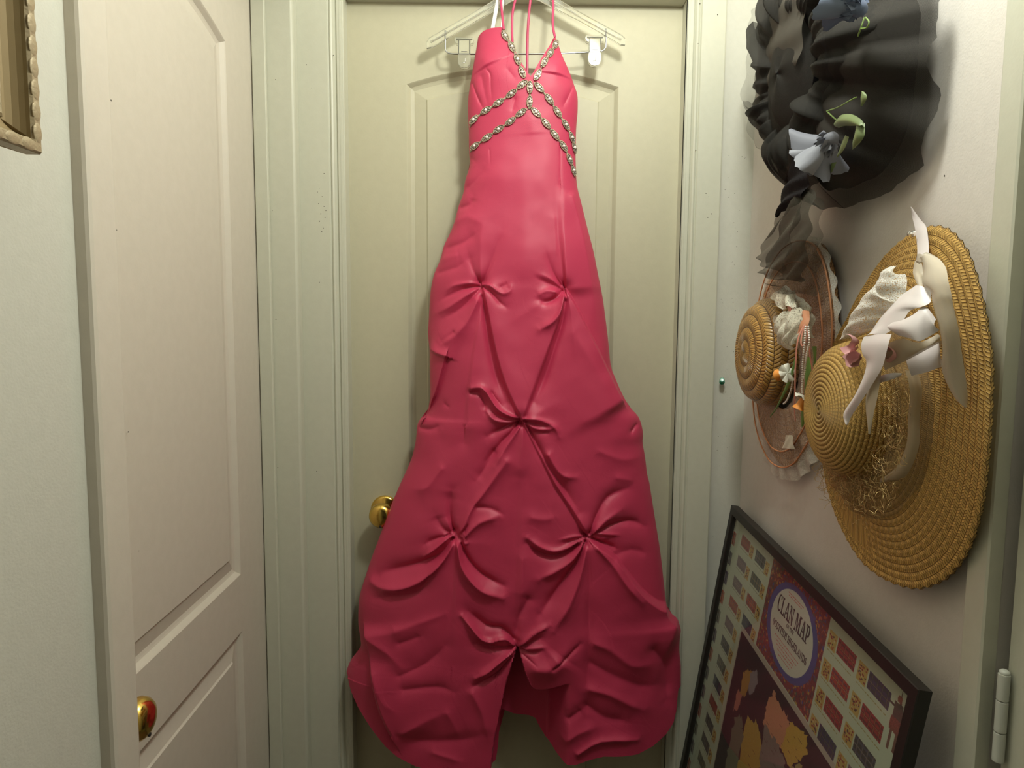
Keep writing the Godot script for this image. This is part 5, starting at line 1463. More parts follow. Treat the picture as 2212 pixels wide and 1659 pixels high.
func tulle_tex(base: float, line: float, pitch: int) -> ImageTexture:
	var im := Image.create(64, 64, false, Image.FORMAT_RGBA8)
	for y in 64:
		for x in 64:
			var a := base
			if (x + y) % pitch < pitch / 3: a = line
			elif (x * 2 - y + 640) % (pitch * 2) < 3: a = lerpf(base, line, 0.5)
			im.set_pixel(x, y, Color(1, 1, 1, a))
	return ImageTexture.create_from_image(im)

func sheer(c: Color, tex: Texture2D, rough := 0.8, scale := Vector3(6, 6, 6)) -> StandardMaterial3D:
	var m := mat(c, rough, 0.3)
	m.albedo_texture = tex
	m.transparency = BaseMaterial3D.TRANSPARENCY_ALPHA
	m.uv1_scale = scale
	return m

func petal(len: float, wid: float, cup: float, curl: float, jag := 0.0) -> Geo:
	# grows along +y from the origin, face towards +z
	var rows := []
	for k in 9:
		var f := k / 8.0
		var w := wid * (0.20 + 0.80 * pow(sin(PI * (0.10 + f * 0.58)), 0.8))
		var row := PackedVector3Array()
		for c in 9:
			var s := (c / 8.0 - 0.5) * 2.0
			var y := len * f * (1.0 - 0.20 * s * s * f) + (jag * sin(c * 2.6) if k == 8 else 0.0)
			row.append(Vector3(s * w, y, cup * (s * s) * len * 0.5 + curl * len * f * f + 0.02 * len * sin(s * 5.0 + f * 3.0)))
		rows.append(row)
	var g := Geo.new()
	g.grid(rows, false, true)
	return g

func aim(at: Vector3, y: Vector3, z: Vector3) -> Transform3D:
	var yy := y.normalized()
	var x := yy.cross(z).normalized()
	return Transform3D(Basis(x, yy, x.cross(yy)), at)

func ring_sheet(c: Vector2, r0: PackedFloat32Array, r1: PackedFloat32Array, a0: float, a1: float, cols: int, rows_n: int, hfun: Callable) -> Geo:
	# a sheet from the inner to the outer outline; hfun(angle, 0..1) gives the height off the wall
	var rows := []
	for k in rows_n + 1:
		var f := float(k) / rows_n
		var row := PackedVector3Array()
		for q in cols + 1:
			var a := lerpf(a0, a1, float(q) / cols)
			var r := lerpf(pol(r0, a), pol(r1, a), f)
			row.append(hp(c.x + r * cos(a), c.y + r * sin(a), hfun.call(a, f)))
		rows.append(row)
	var g := Geo.new()
	g.grid(rows, false, false, Vector2.ZERO, Vector2((a1 - a0) * 3.0, 2.0))
	return g

func flat_table(r: float, n := 60) -> PackedFloat32Array:
	var o := PackedFloat32Array()
	for k in n + 1: o.append(r)
	return o

func local_outline(pts: Array) -> Array:
	var o := []
	for p: Vector2 in pts: o.append(p - Vector2(hat_o.z, hat_o.y))
	return o

func straw_brim(c: Vector2, inner: PackedFloat32Array, outer: PackedFloat32Array, rings: int, per: float, hfun: Callable, teeth := 0) -> Geo:
	var rows := []
	var sub := 5
	for k in rings * sub + 1:
		var f := float(k) / (rings * sub)
		var row := PackedVector3Array()
		var ph := fposmod(float(k) / sub, 1.0)
		for q in 181:
			var a := TAU * q / 180.0
			var r := lerpf(pol(inner, a), pol(outer, a), f)
			if k == rings * sub and teeth > 0: r += 0.0012 * (1.0 if (q % 2) == 0 else -1.0)
			var lap := 0.0016 * (sin(PI * ph) if k % sub != 0 else 0.0)
			row.append(hp(c.x + r * cos(a), c.y + r * sin(a), hfun.call(a, f) + lap))
		rows.append(row)
	var g := Geo.new()
	g.grid(rows, true, false, Vector2.ZERO, Vector2(per, rings))
	# underside and rim
	var under := []
	for k in [rings * sub, rings * sub, 0]:
		var row := PackedVector3Array()
		var src: PackedVector3Array = rows[k]
		for q in 181: row.append(src[q] + Vector3(0.0 if under.is_empty() else 0.003, 0, 0))
		under.append(row)
	var g2 := Geo.new()
	g2.grid(under, true, false, Vector2.ZERO, Vector2(per, 1))
	var base := g.v.size()
	g.v.append_array(g2.v); g.n.append_array(g2.n); g.t.append_array(g2.t); g.c.append_array(g2.c)
	for k in g2.i: g.i.append(k + base)
	return g

func straw_crown(c: Vector2, prof: Array, ry: float, rings: float, per: float, tilt := Vector2.ZERO, lap := 0.0014) -> Geo:
	# prof: (radius, height) from the rim to the top; tilt leans the top
	var line := smooth_line(prof, 8)
	var total := 0.0
	for k in line.size() - 1: total += line[k].distance_to(line[k + 1])
	var fine := []
	var run := 0.0
	var steps := int(rings * 6)
	var seg := 0
	var acc := 0.0
	for k in steps + 1:
		var want := total * k / steps
		while seg < line.size() - 2 and acc + line[seg].distance_to(line[seg + 1]) < want:
			acc += line[seg].distance_to(line[seg + 1]); seg += 1
		var f := clampf((want - acc) / maxf(line[seg].distance_to(line[seg + 1]), 1e-6), 0.0, 1.0)
		var p := line[seg].lerp(line[seg + 1], f)
		var d := (line[seg + 1] - line[seg]).normalized()
		fine.append([p, Vector2(d.y, -d.x), fposmod(k / 6.0, 1.0)])
	var top: float = prof[prof.size() - 1].y
	var rows := []
	for e in fine:
		var p: Vector2 = e[0] + e[1] * lap * sin(PI * e[2])
		var row := PackedVector3Array()
		for q in 121:
			var a := TAU * q / 120.0
			row.append(hp(c.x + tilt.x * p.y / top + p.x * cos(a), c.y + tilt.y * p.y / top + p.x * ry * sin(a), p.y))
		rows.append(row)
	var g := Geo.new()
	g.grid(rows, true, false, Vector2.ZERO, Vector2(per, rings))
	return g

func build_big_hat() -> void:
	hat_o = Vector3(0.538, 1.238, -0.905)
	var t := thing("straw_hat", "large wide-brimmed straw hat with white satin bow and lace on the right wall", "hat", Vector3.ZERO)
	var tex := straw_tex(0)
	var sm := straw_mat(lin(0.70, 0.455, 0.145), tex, 0.5, 0.45)
	var out := polar(local_outline([Vector2(-0.8018, 1.4705), Vector2(-0.7670, 1.4603), Vector2(-0.7297, 1.4343), Vector2(-0.6972, 1.3925), Vector2(-0.6768, 1.3539), Vector2(-0.6654, 1.3167), Vector2(-0.6633, 1.2698), Vector2(-0.6692, 1.2115), Vector2(-0.6839, 1.1536), Vector2(-0.7079, 1.1024), Vector2(-0.7434, 1.0595), Vector2(-0.7895, 1.0285), Vector2(-0.8440, 1.0163), Vector2(-0.9020, 1.0207), Vector2(-0.9499, 1.0487), Vector2(-0.9888, 1.0869), Vector2(-1.0193, 1.1378), Vector2(-1.0343, 1.2086), Vector2(-1.0163, 1.2830), Vector2(-0.9820, 1.3607), Vector2(-0.9483, 1.4128), Vector2(-0.9100, 1.4478), Vector2(-0.8582, 1.4676)]), Vector2.ZERO)
	var crown_at := Vector2(-0.004, 0.000)
	var inner := PackedFloat32Array()
	for k in 181:
		var a := TAU * k / 180
		inner.append(0.0865 * (1.0 + 0.10 * absf(sin(a))))
	var hf := func(a: float, f: float) -> float:
		return 0.040 - 0.012 * f + 0.005 * cos(2.0 * a) * f * f + 0.008 * maxf(0.0, cos(a)) * f - 0.006 * maxf(0.0, sin(a - 3.6)) * f + 0.006 * sin(3.0 * a + 0.5) * f * f + 0.012 * pow(f, 6.0) * maxf(0.0, cos(a - 3.9))
	put("brim", straw_brim(Vector2.ZERO, inner, out, 15, 84, hf, 1).mesh(sm), t, "braided straw brim")
	put("crown", straw_crown(crown_at, [Vector2(0.0865, 0.034), Vector2(0.0860, 0.046), Vector2(0.083, 0.062), Vector2(0.076, 0.077), Vector2(0.062, 0.0885), Vector2(0.040, 0.0945), Vector2(0.018, 0.096), Vector2(0.001, 0.0963)], 1.10, 22, 62, Vector2(-0.006, -0.003)).mesh(sm), t, "domed straw crown")
	# brown net round the crown with gold tinsel
	var net := sheer(lin(0.30, 0.20, 0.10), tulle_tex(0.30, 0.62, 8), 0.7, Vector3(9, 9, 9))
	var nf := func(a: float, f: float) -> float:
		return 0.052 + 0.014 * sin(PI * f) * (0.6 + 0.4 * sin(7.0 * a)) - 0.012 * f + 0.003 * sin(13.0 * a + 5.0 * f)
	put("net_veil", ring_sheet(Vector2(0.004, 0.0), flat_table(0.086), flat_table(0.148), -2.4, 1.1, 90, 10, nf).mesh(net), t, "sheer brown net")
	var tin := Geo.new()
	var tr := RandomNumberGenerator.new()
	tr.seed = 5
	for k in 520:
		var a := tr.randf_range(-2.25, 0.45)
		var r := tr.randf_range(0.090, 0.148 - 0.02 * absf(a + 0.9) * 0.5)
		var p := hp(0.004 + r * cos(a), r * sin(a), 0.060 + tr.randf_range(-0.006, 0.010))
		var path := []
		var d := Vector3(tr.randf_range(-0.4, 0.4), tr.randf_range(-1, 1), tr.randf_range(-1, 1)).normalized()
		for s in 5:
			path.append(p)
			p += d * tr.randf_range(0.0025, 0.006)
			d = (d + Vector3(tr.randf_range(-0.5, 0.5), tr.randf_range(-1, 1), tr.randf_range(-1, 1)) * 0.8).normalized()
		tin.tube(path, 0.00032, 3, false)
	var tinsel := put("gold_tinsel", tin.mesh(mat(lin(0.70, 0.52, 0.24), 0.3, 0.5, 0.8)), t, "fine gold threads")
	tinsel.set_meta("kind", "stuff")
	# ribbons and lace
	var satin := mat(lin(0.70, 0.635, 0.635), 0.34, 0.55)
	satin.rim_enabled = true; satin.rim = 0.3

	var organza := sheer(lin(0.64, 0.57, 0.47), tulle_tex(0.80, 0.97, 10), 0.5, Vector3(5, 5, 5))
	var lace := sheer(lin(0.74, 0.72, 0.68), lace_tex(3, 0.30), 0.7, Vector3(2, 1, 1))
	put("hanging_ribbon", strip([Vector3(0.5330, 1.5074, -0.8816), Vector3(0.5300, 1.4908, -0.8711), Vector3(0.5120, 1.4733, -0.8356), Vector3(0.5000, 1.4474, -0.8091), Vector3(0.4880, 1.4299, -0.7882)], [Vector3(0.5330, 1.5064, -0.8795), Vector3(0.5300, 1.4865, -0.8544), Vector3(0.5120, 1.4706, -0.8126), Vector3(0.5000, 1.4465, -0.7871), Vector3(0.4880, 1.4279, -0.7674)], 0.001).mesh(satin), t, "pale ribbon pinned to the wall")
	var glint := Geo.new()
	var gp: Vector3 = ([Vector3(0.5000, 1.4633, -0.8171)])[0]
	glint.lathe(Transform3D(Basis(Vector3(0, 0, 1), Vector3(-1, 0, 0), Vector3(0, 1, 0)), gp), [Vector2(0.0, 0.0), Vector2(0.0042, 0.0), Vector2(0.0042, 0.0), Vector2(0.0040, 0.0015), Vector2(0.0018, 0.0028), Vector2(0.0015, 0.005), Vector2(0.0030, 0.0068), Vector2(0.0, 0.0075)], 14)
	put("clear_pin", glint.mesh(M.clear), t, "clear push pin through the brim")
	put("organza_loop", strip([Vector3(0.4820, 1.4259, -0.7808), Vector3(0.4700, 1.4283, -0.7517), Vector3(0.4600, 1.4116, -0.7310), Vector3(0.4520, 1.3962, -0.7176), Vector3(0.4500, 1.3865, -0.6995), Vector3(0.4500, 1.3733, -0.6952), Vector3(0.4520, 1.3473, -0.6845), Vector3(0.4580, 1.3263, -0.6871), Vector3(0.4660, 1.3038, -0.6976), Vector3(0.4780, 1.2763, -0.6929), Vector3(0.4880, 1.2665, -0.6893)], [Vector3(0.4760, 1.4308, -0.7564), Vector3(0.4660, 1.4256, -0.7196), Vector3(0.4560, 1.4125, -0.6883), Vector3(0.4500, 1.3978, -0.6736), Vector3(0.4500, 1.3836, -0.6674), Vector3(0.4520, 1.3725, -0.6664), Vector3(0.4580, 1.3476, -0.6645), Vector3(0.4660, 1.3265, -0.6699), Vector3(0.4740, 1.3055, -0.6745), Vector3(0.4840, 1.2819, -0.6823), Vector3(0.4880, 1.2707, -0.6869)], 0.006).mesh(organza), t, "wide cream organza loop")
	put("organza_fold", strip([Vector3(0.4870, 1.4279, -0.7908), Vector3(0.4840, 1.4153, -0.7883), Vector3(0.4820, 1.4078, -0.7816), Vector3(0.4760, 1.3949, -0.7629), Vector3(0.4700, 1.3847, -0.7473)], [Vector3(0.4900, 1.4294, -0.7835), Vector3(0.4880, 1.4143, -0.7753), Vector3(0.4840, 1.4069, -0.7692), Vector3(0.4780, 1.3946, -0.7576), Vector3(0.4700, 1.3844, -0.7391)], 0.002).mesh(organza), t)
	put("lace_puff", strip([Vector3(0.4520, 1.4202, -0.7674), Vector3(0.4480, 1.4191, -0.7798), Vector3(0.4460, 1.4113, -0.7908), Vector3(0.4500, 1.4059, -0.7992), Vector3(0.4520, 1.3897, -0.8298), Vector3(0.4520, 1.3695, -0.8552), Vector3(0.4560, 1.3542, -0.8762), Vector3(0.4620, 1.3343, -0.8954)], [Vector3(0.4580, 1.4103, -0.7604), Vector3(0.4520, 1.3958, -0.7447), Vector3(0.4460, 1.3844, -0.7440), Vector3(0.4400, 1.3742, -0.7487), Vector3(0.4400, 1.3662, -0.7662), Vector3(0.4400, 1.3567, -0.7795), Vector3(0.4440, 1.3457, -0.8004), Vector3(0.4560, 1.3357, -0.8581)], 0.012, 14, 6, 0.0010).mesh(lace), t, "gathered white lace")
	put("satin_loop", strip([Vector3(0.4520, 1.3945, -0.7320), Vector3(0.4460, 1.3864, -0.7425), Vector3(0.4400, 1.3748, -0.7515), Vector3(0.4360, 1.3598, -0.7670), Vector3(0.4320, 1.3442, -0.7776), Vector3(0.4280, 1.3348, -0.7844)], [Vector3(0.4560, 1.3909, -0.7100), Vector3(0.4480, 1.3767, -0.6962), Vector3(0.4400, 1.3714, -0.6985), Vector3(0.4360, 1.3672, -0.7116), Vector3(0.4300, 1.3534, -0.7168), Vector3(0.4240, 1.3421, -0.7341)], 0.006, 8).mesh(satin), t, "white satin bow loop")
	put("satin_end", strip([Vector3(0.4300, 1.3539, -0.7439), Vector3(0.4280, 1.3554, -0.7265), Vector3(0.4300, 1.3578, -0.7131), Vector3(0.4360, 1.3642, -0.7032), Vector3(0.4440, 1.3719, -0.6987), Vector3(0.4480, 1.3583, -0.6854)], [Vector3(0.4310, 1.3518, -0.7418), Vector3(0.4300, 1.3423, -0.7242), Vector3(0.4300, 1.3387, -0.7005), Vector3(0.4340, 1.3356, -0.6893), Vector3(0.4420, 1.3401, -0.6870), Vector3(0.4500, 1.3474, -0.6815)], 0.004, 8).mesh(satin), t, "cut ribbon end")
	put("satin_tail", strip([Vector3(0.4240, 1.3382, -0.7774), Vector3(0.4200, 1.3290, -0.7751), Vector3(0.4190, 1.3184, -0.7692), Vector3(0.4200, 1.3107, -0.7623), Vector3(0.4200, 1.2956, -0.7647), Vector3(0.4210, 1.2692, -0.7843), Vector3(0.4240, 1.2423, -0.8144), Vector3(0.4240, 1.2307, -0.8032)], [Vector3(0.4240, 1.3423, -0.7218), Vector3(0.4200, 1.3333, -0.7193), Vector3(0.4190, 1.3231, -0.7209), Vector3(0.4190, 1.3076, -0.7264), Vector3(0.4190, 1.2923, -0.7386), Vector3(0.4200, 1.2658, -0.7657), Vector3(0.4240, 1.2415, -0.7956), Vector3(0.4240, 1.2303, -0.8021)], 0.003, 8).mesh(satin), t, "hanging satin ribbon tail")
	put("satin_tail", strip([Vector3(0.4280, 1.2933, -0.7537), Vector3(0.4270, 1.2724, -0.7702), Vector3(0.4280, 1.2483, -0.7706), Vector3(0.4310, 1.2260, -0.7658)], [Vector3(0.4280, 1.3014, -0.7433), Vector3(0.4260, 1.2696, -0.7459), Vector3(0.4280, 1.2471, -0.7557), Vector3(0.4310, 1.2251, -0.7647)], 0.002, 6).mesh(organza), t, "sheer narrow ribbon tail")
	put("crown_band", strip([Vector3(0.4620, 1.3141, -0.7555), Vector3(0.4740, 1.3240, -0.7476), Vector3(0.4860, 1.3343, -0.7371), Vector3(0.4940, 1.3353, -0.7414)], [Vector3(0.4620, 1.2954, -0.7432), Vector3(0.4740, 1.3002, -0.7353), Vector3(0.4860, 1.3062, -0.7311), Vector3(0.4940, 1.3085, -0.7364)], 0.004, 8).mesh(satin), t, "satin band round the crown")
	put("crown_band", strip([Vector3(0.4440, 1.3312, -0.7621), Vector3(0.4500, 1.3369, -0.7441), Vector3(0.4620, 1.3332, -0.7336), Vector3(0.4800, 1.3426, -0.7304)], [Vector3(0.4440, 1.3000, -0.7646), Vector3(0.4500, 1.3092, -0.7457), Vector3(0.4620, 1.3174, -0.7404), Vector3(0.4800, 1.3335, -0.7256)], 0.006, 8).mesh(organza), t, "sheer band round the crown")
	put("crown_band", strip([Vector3(0.4320, 1.2943, -0.7543), Vector3(0.4360, 1.2987, -0.7388), Vector3(0.4460, 1.2990, -0.7354)], [Vector3(0.4320, 1.2856, -0.7562), Vector3(0.4360, 1.2914, -0.7380), Vector3(0.4460, 1.2957, -0.7368)], 0.001, 6).mesh(satin), t)
	put("crown_band", strip([Vector3(0.4700, 1.2999, -0.7690), Vector3(0.4700, 1.2793, -0.7581), Vector3(0.4740, 1.2462, -0.7639), Vector3(0.4740, 1.2134, -0.7642), Vector3(0.4740, 1.1819, -0.7822), Vector3(0.4800, 1.1577, -0.8249)], [Vector3(0.4820, 1.2951, -0.7616), Vector3(0.4800, 1.2748, -0.7504), Vector3(0.4820, 1.2420, -0.7554), Vector3(0.4820, 1.2127, -0.7533), Vector3(0.4820, 1.1721, -0.7759), Vector3(0.4860, 1.1524, -0.8297)], 0.003, 8).mesh(sheer(lin(0.50, 0.42, 0.30), tulle_tex(0.55, 0.85, 10), 0.5, Vector3(5, 5, 5))), t, "sheer band below the crown")
	var pink := mat(lin(0.62, 0.33, 0.33), 0.7)
	for f in [Vector3(0.4440, 1.3317, -0.8231), Vector3(0.4400, 1.3237, -0.8202), Vector3(0.4380, 1.3169, -0.8072), Vector3(0.4380, 1.3083, -0.8085), Vector3(0.4460, 1.3186, -0.7578), Vector3(0.4480, 1.3169, -0.7493)]:
		var pm := petal(0.017, 0.010, 0.9, 0.3).mesh(pink)
		var o := put("flower_petal", pm, t, "dusty pink petal")
		o.transform = aim(f, Vector3(-0.5, rng.randf_range(-1, 0.6), rng.randf_range(-1, 1)), Vector3(-1, 0.2, 0.3))

func build_small_hat() -> void:
	hat_o = Vector3(0.538, 1.275, -1.200)
	var t := thing("straw_hat", "small straw bonnet edged in lace with orange daffodils, hanging lower left in the corner", "hat", Vector3.ZERO)
	var tex := straw_tex(1)
	var brim := straw_mat(lin(0.55, 0.32, 0.13), tex, 0.5, 0.5)
	var gold := straw_mat(lin(0.60, 0.345, 0.085), tex, 0.30, 0.7)
	gold.heightmap_scale = 0.22
	var ring_pts := local_outline([Vector2(-1.0342, 1.3540), Vector2(-1.0460, 1.3974), Vector2(-1.0710, 1.4498), Vector2(-1.1060, 1.4831), Vector2(-1.1622, 1.4975), Vector2(-1.2379, 1.4899), Vector2(-1.3087, 1.4441), Vector2(-1.3476, 1.3634), Vector2(-1.3585, 1.2784), Vector2(-1.3479, 1.2032), Vector2(-1.3245, 1.1466), Vector2(-1.2822, 1.1083), Vector2(-1.2467, 1.0927), Vector2(-1.1900, 1.0933), Vector2(-1.1437, 1.1116), Vector2(-1.1125, 1.1406), Vector2(-1.0778, 1.1796), Vector2(-1.0451, 1.2443), Vector2(-1.0334, 1.3036)])
	var out := polar(ring_pts, Vector2.ZERO)
	var cc := Vector2(-0.040, 0.030)
	var inner := PackedFloat32Array()
	for k in 181: inner.append(0.075)
	var hf := func(a: float, f: float) -> float:
		return 0.026 - 0.010 * f + 0.005 * cos(2.0 * a + 0.6) * f
	# the brim's inner edge is centred under the crown
	put("brim", straw_brim(Vector2.ZERO, inner, out, 7, 44, hf).mesh(brim), t, "straw brim under lace")
	put("crown", straw_crown(cc, [Vector2(0.092, 0.018), Vector2(0.0925, 0.034), Vector2(0.0905, 0.050), Vector2(0.082, 0.065), Vector2(0.064, 0.0755), Vector2(0.036, 0.0805), Vector2(0.012, 0.082), Vector2(0.001, 0.0821)], 1.06, 6, 19, Vector2(-0.008, -0.006), 0.003).mesh(gold), t, "shiny golden braided crown")
	var lace := sheer(lin(0.60, 0.47, 0.38), lace_tex(7, 0.15), 0.8, Vector3(3, 1.5, 1))
	var lf := func(a: float, f: float) -> float:
		return 0.032 - 0.010 * f + 0.0025 * sin(24.0 * a) * (0.3 + f)
	put("lace_overlay", ring_sheet(Vector2.ZERO, flat_table(0.075), out, 0, TAU, 200, 10, lf).mesh(lace), t, "pinkish lace over the brim")
	var edge_r := PackedFloat32Array()
	for k in 181:
		var a := TAU * k / 180
		edge_r.append(pol(out, a) + (0.024 + 0.003 * absf(sin(a * 22.0))) * (1.0 - 0.8 * maxf(0.0, cos(a - 0.7))) + 0.002 * sin(5.0 * a))
	var edge := sheer(lin(0.74, 0.71, 0.63), lace_tex(12, 0.26), 0.8, Vector3(4, 0.8, 1))
	var ef := func(a: float, f: float) -> float:
		return 0.021 - 0.006 * f + 0.004 * sin(30.0 * a) * f
	put("lace_edging", ring_sheet(Vector2.ZERO, out, edge_r, 0, TAU, 240, 6, ef).mesh(edge), t, "scalloped lace edging")
	var orange := mat(lin(0.62, 0.27, 0.12), 0.55)
	for s: float in [1.0, 0.84]:
		var path := []
		for k in 91:
			var a := TAU * k / 90
			var r: float = pol(out, a) * s
			path.append(hp(r * cos(a), r * sin(a), 0.020 + 0.012 * (1.0 - s) + 0.005))
		var g := Geo.new()
		g.tube(path, 0.0014, 7, false)
		put("cord_edging", g.mesh(orange), t, "thin orange cord")
	# lace frill round the crown and a rosette
	var white := sheer(lin(0.72, 0.69, 0.58), lace_tex(21, 0.34), 0.8, Vector3(2, 1, 1))
	var frill := polar([Vector2(0.02, 0.10), Vector2(0.0, 0.12), Vector2(-0.04, 0.13), Vector2(-0.06, 0.115), Vector2(0.05, 0.0), Vector2(-0.11, 0.0), Vector2(0.0, -0.1)], Vector2.ZERO)
	for spec in [[[Vector3(0.4740, 1.4023, -1.1741), Vector3(0.4700, 1.4156, -1.1232), Vector3(0.4740, 1.4095, -1.0922), Vector3(0.4820, 1.3923, -1.0727), Vector3(0.4880, 1.3686, -1.0686)], [Vector3(0.4560, 1.3776, -1.0859), Vector3(0.4520, 1.3812, -1.0523), Vector3(0.4560, 1.3765, -1.0376), Vector3(0.4620, 1.3679, -1.0339), Vector3(0.4700, 1.3537, -1.0405)]],
			[[Vector3(0.4520, 1.3612, -1.1078), Vector3(0.4460, 1.3475, -1.0879), Vector3(0.4440, 1.3312, -1.0703), Vector3(0.4440, 1.3183, -1.0547), Vector3(0.4460, 1.3138, -1.0181)], [Vector3(0.4520, 1.3738, -1.0448), Vector3(0.4460, 1.3535, -1.0338), Vector3(0.4420, 1.3422, -1.0119), Vector3(0.4420, 1.3355, -0.9952), Vector3(0.4460, 1.3315, -0.9881)]],
			[[Vector3(0.4460, 1.3535, -1.0632), Vector3(0.4410, 1.3419, -1.0379), Vector3(0.4400, 1.3306, -1.0259), Vector3(0.4420, 1.3229, -1.0002)], [Vector3(0.4500, 1.3786, -1.0082), Vector3(0.4460, 1.3603, -0.9820), Vector3(0.4460, 1.3454, -0.9744), Vector3(0.4480, 1.3290, -0.9801)]],
			[[Vector3(0.4820, 1.3907, -1.0692), Vector3(0.4860, 1.3829, -1.0529), Vector3(0.4880, 1.3610, -1.0423), Vector3(0.4880, 1.3321, -1.0424)], [Vector3(0.4700, 1.3610, -1.0610), Vector3(0.4700, 1.3580, -1.0393), Vector3(0.4720, 1.3494, -1.0316), Vector3(0.4740, 1.3279, -1.0306)]]]:
		put("lace_frill", strip(spec[0], spec[1], 0.006, 12, 7, 0.0034).mesh(white), t, "ruffled cream lace")
	var rib := mat(lin(0.72, 0.32, 0.18), 0.38, 0.5)
	var salmon := mat(lin(0.70, 0.30, 0.22), 0.45, 0.5)
	put("orange_ribbon", strip([Vector3(0.4520, 1.3703, -1.0070), Vector3(0.4460, 1.3604, -0.9958), Vector3(0.4420, 1.3493, -0.9903), Vector3(0.4420, 1.3383, -0.9954)], [Vector3(0.4560, 1.3728, -0.9900), Vector3(0.4500, 1.3603, -0.9742), Vector3(0.4460, 1.3494, -0.9718), Vector3(0.4460, 1.3412, -0.9800)], 0.004).mesh(rib), t, "orange ribbon loop")
	put("orange_ribbon", strip([Vector3(0.4620, 1.3900, -1.0978), Vector3(0.4580, 1.3818, -1.0733), Vector3(0.4560, 1.3712, -1.0623)], [Vector3(0.4620, 1.3925, -1.0820), Vector3(0.4580, 1.3828, -1.0579), Vector3(0.4560, 1.3710, -1.0520)], 0.001).mesh(salmon), t, "salmon band on the crown")
	for tail in [[Vector3(0.4400, 1.3534, -0.9681), Vector3(0.4340, 1.3386, -0.9698), Vector3(0.4320, 1.3196, -0.9725), Vector3(0.4360, 1.2849, -0.9826), Vector3(0.4440, 1.2487, -0.9985), Vector3(0.4560, 1.2242, -1.0249), Vector3(0.4700, 1.1987, -1.0507)], [Vector3(0.4380, 1.3481, -0.9601), Vector3(0.4380, 1.3336, -0.9499), Vector3(0.4440, 1.3070, -0.9543), Vector3(0.4520, 1.2799, -0.9585), Vector3(0.4600, 1.2651, -0.9741), Vector3(0.4700, 1.2474, -1.0120)],
			[Vector3(0.4380, 1.3507, -0.9664), Vector3(0.4340, 1.3299, -0.9643), Vector3(0.4340, 1.3214, -0.9589), Vector3(0.4360, 1.3302, -0.9539), Vector3(0.4360, 1.3454, -0.9599)]]:
		var pts := spline3(tail, 6)
		var l := []; var r := []
		for k in pts.size():
			l.append(pts[k] + Vector3(0, 0, -0.0026)); r.append(pts[k] + Vector3(0, 0, 0.0026))
		put("ribbon_tail", strip(l, r, 0.0006, 3, 1).mesh(salmon), t, "narrow salmon ribbon")
	# pearl strings
	for string in [[Vector3(0.4340, 1.3494, -0.9515), Vector3(0.4330, 1.3270, -0.9499), Vector3(0.4370, 1.2931, -0.9611), Vector3(0.4460, 1.2508, -0.9782)], [Vector3(0.4360, 1.3495, -0.9472), Vector3(0.4360, 1.3272, -0.9420), Vector3(0.4380, 1.3070, -0.9529), Vector3(0.4420, 1.2724, -0.9670)], [Vector3(0.4480, 1.2654, -1.0176), Vector3(0.4500, 1.2493, -1.0271), Vector3(0.4560, 1.2319, -1.0529), Vector3(0.4600, 1.2242, -1.0738)]]:
		var pts := spline3(string, 40)
		var g := Geo.new()
		var last: Vector3 = pts[0] - Vector3(0, 1, 0)
		for p: Vector3 in pts:
			if p.distance_to(last) > 0.0030:
				g.ball(p, Vector3.ONE * 0.00165, 7, 5); last = p
		put("pearl_string", g.mesh(M.pearl), t, "string of tiny pearls")
	# daffodils
	var leaf := mat(lin(0.13, 0.26, 0.04), 0.5)
	var white_petal := mat(lin(0.72, 0.69, 0.60), 0.6)
	var trumpet := mat(lin(0.80, 0.30, 0.05), 0.5)
	for d in [[[Vector3(0.4360, 1.2786, -1.0110)], Vector3(-0.35, -0.25, -1.0), false], [[Vector3(0.4520, 1.2448, -0.9831)], Vector3(-0.35, -0.95, -0.2), true]]:
		var p: Vector3 = d[0][0]
		var ax: Vector3 = d[1].normalized()
		var f := Node3D.new()
		var xf := aim(p, ax, Vector3(-1, 0.3, 0.2))
		var tg := Geo.new()
		tg.lathe(xf, [Vector2(0.0045, 0.0), Vector2(0.0052, 0.006), Vector2(0.0062, 0.013), Vector2(0.0095, 0.0195), Vector2(0.0095, 0.0195), Vector2(0.0088, 0.0192), Vector2(0.0055, 0.012), Vector2(0.0, 0.004)], 20)
		var body := put("daffodil", tg.mesh(trumpet), t, "orange daffodil trumpet with white petals" if not d[2] else "lower orange daffodil pointing down")
		for k in 6:
			var an := TAU * k / 6
			var out_dir := (xf.basis.x * cos(an) + xf.basis.z * sin(an))
			var pg := petal(0.0155, 0.0062, 0.5, 0.1)
			var o := put("petal", pg.mesh(white_petal), body)
			o.transform = aim(p - ax * 0.001, (out_dir + ax * -0.12).normalized(), ax)
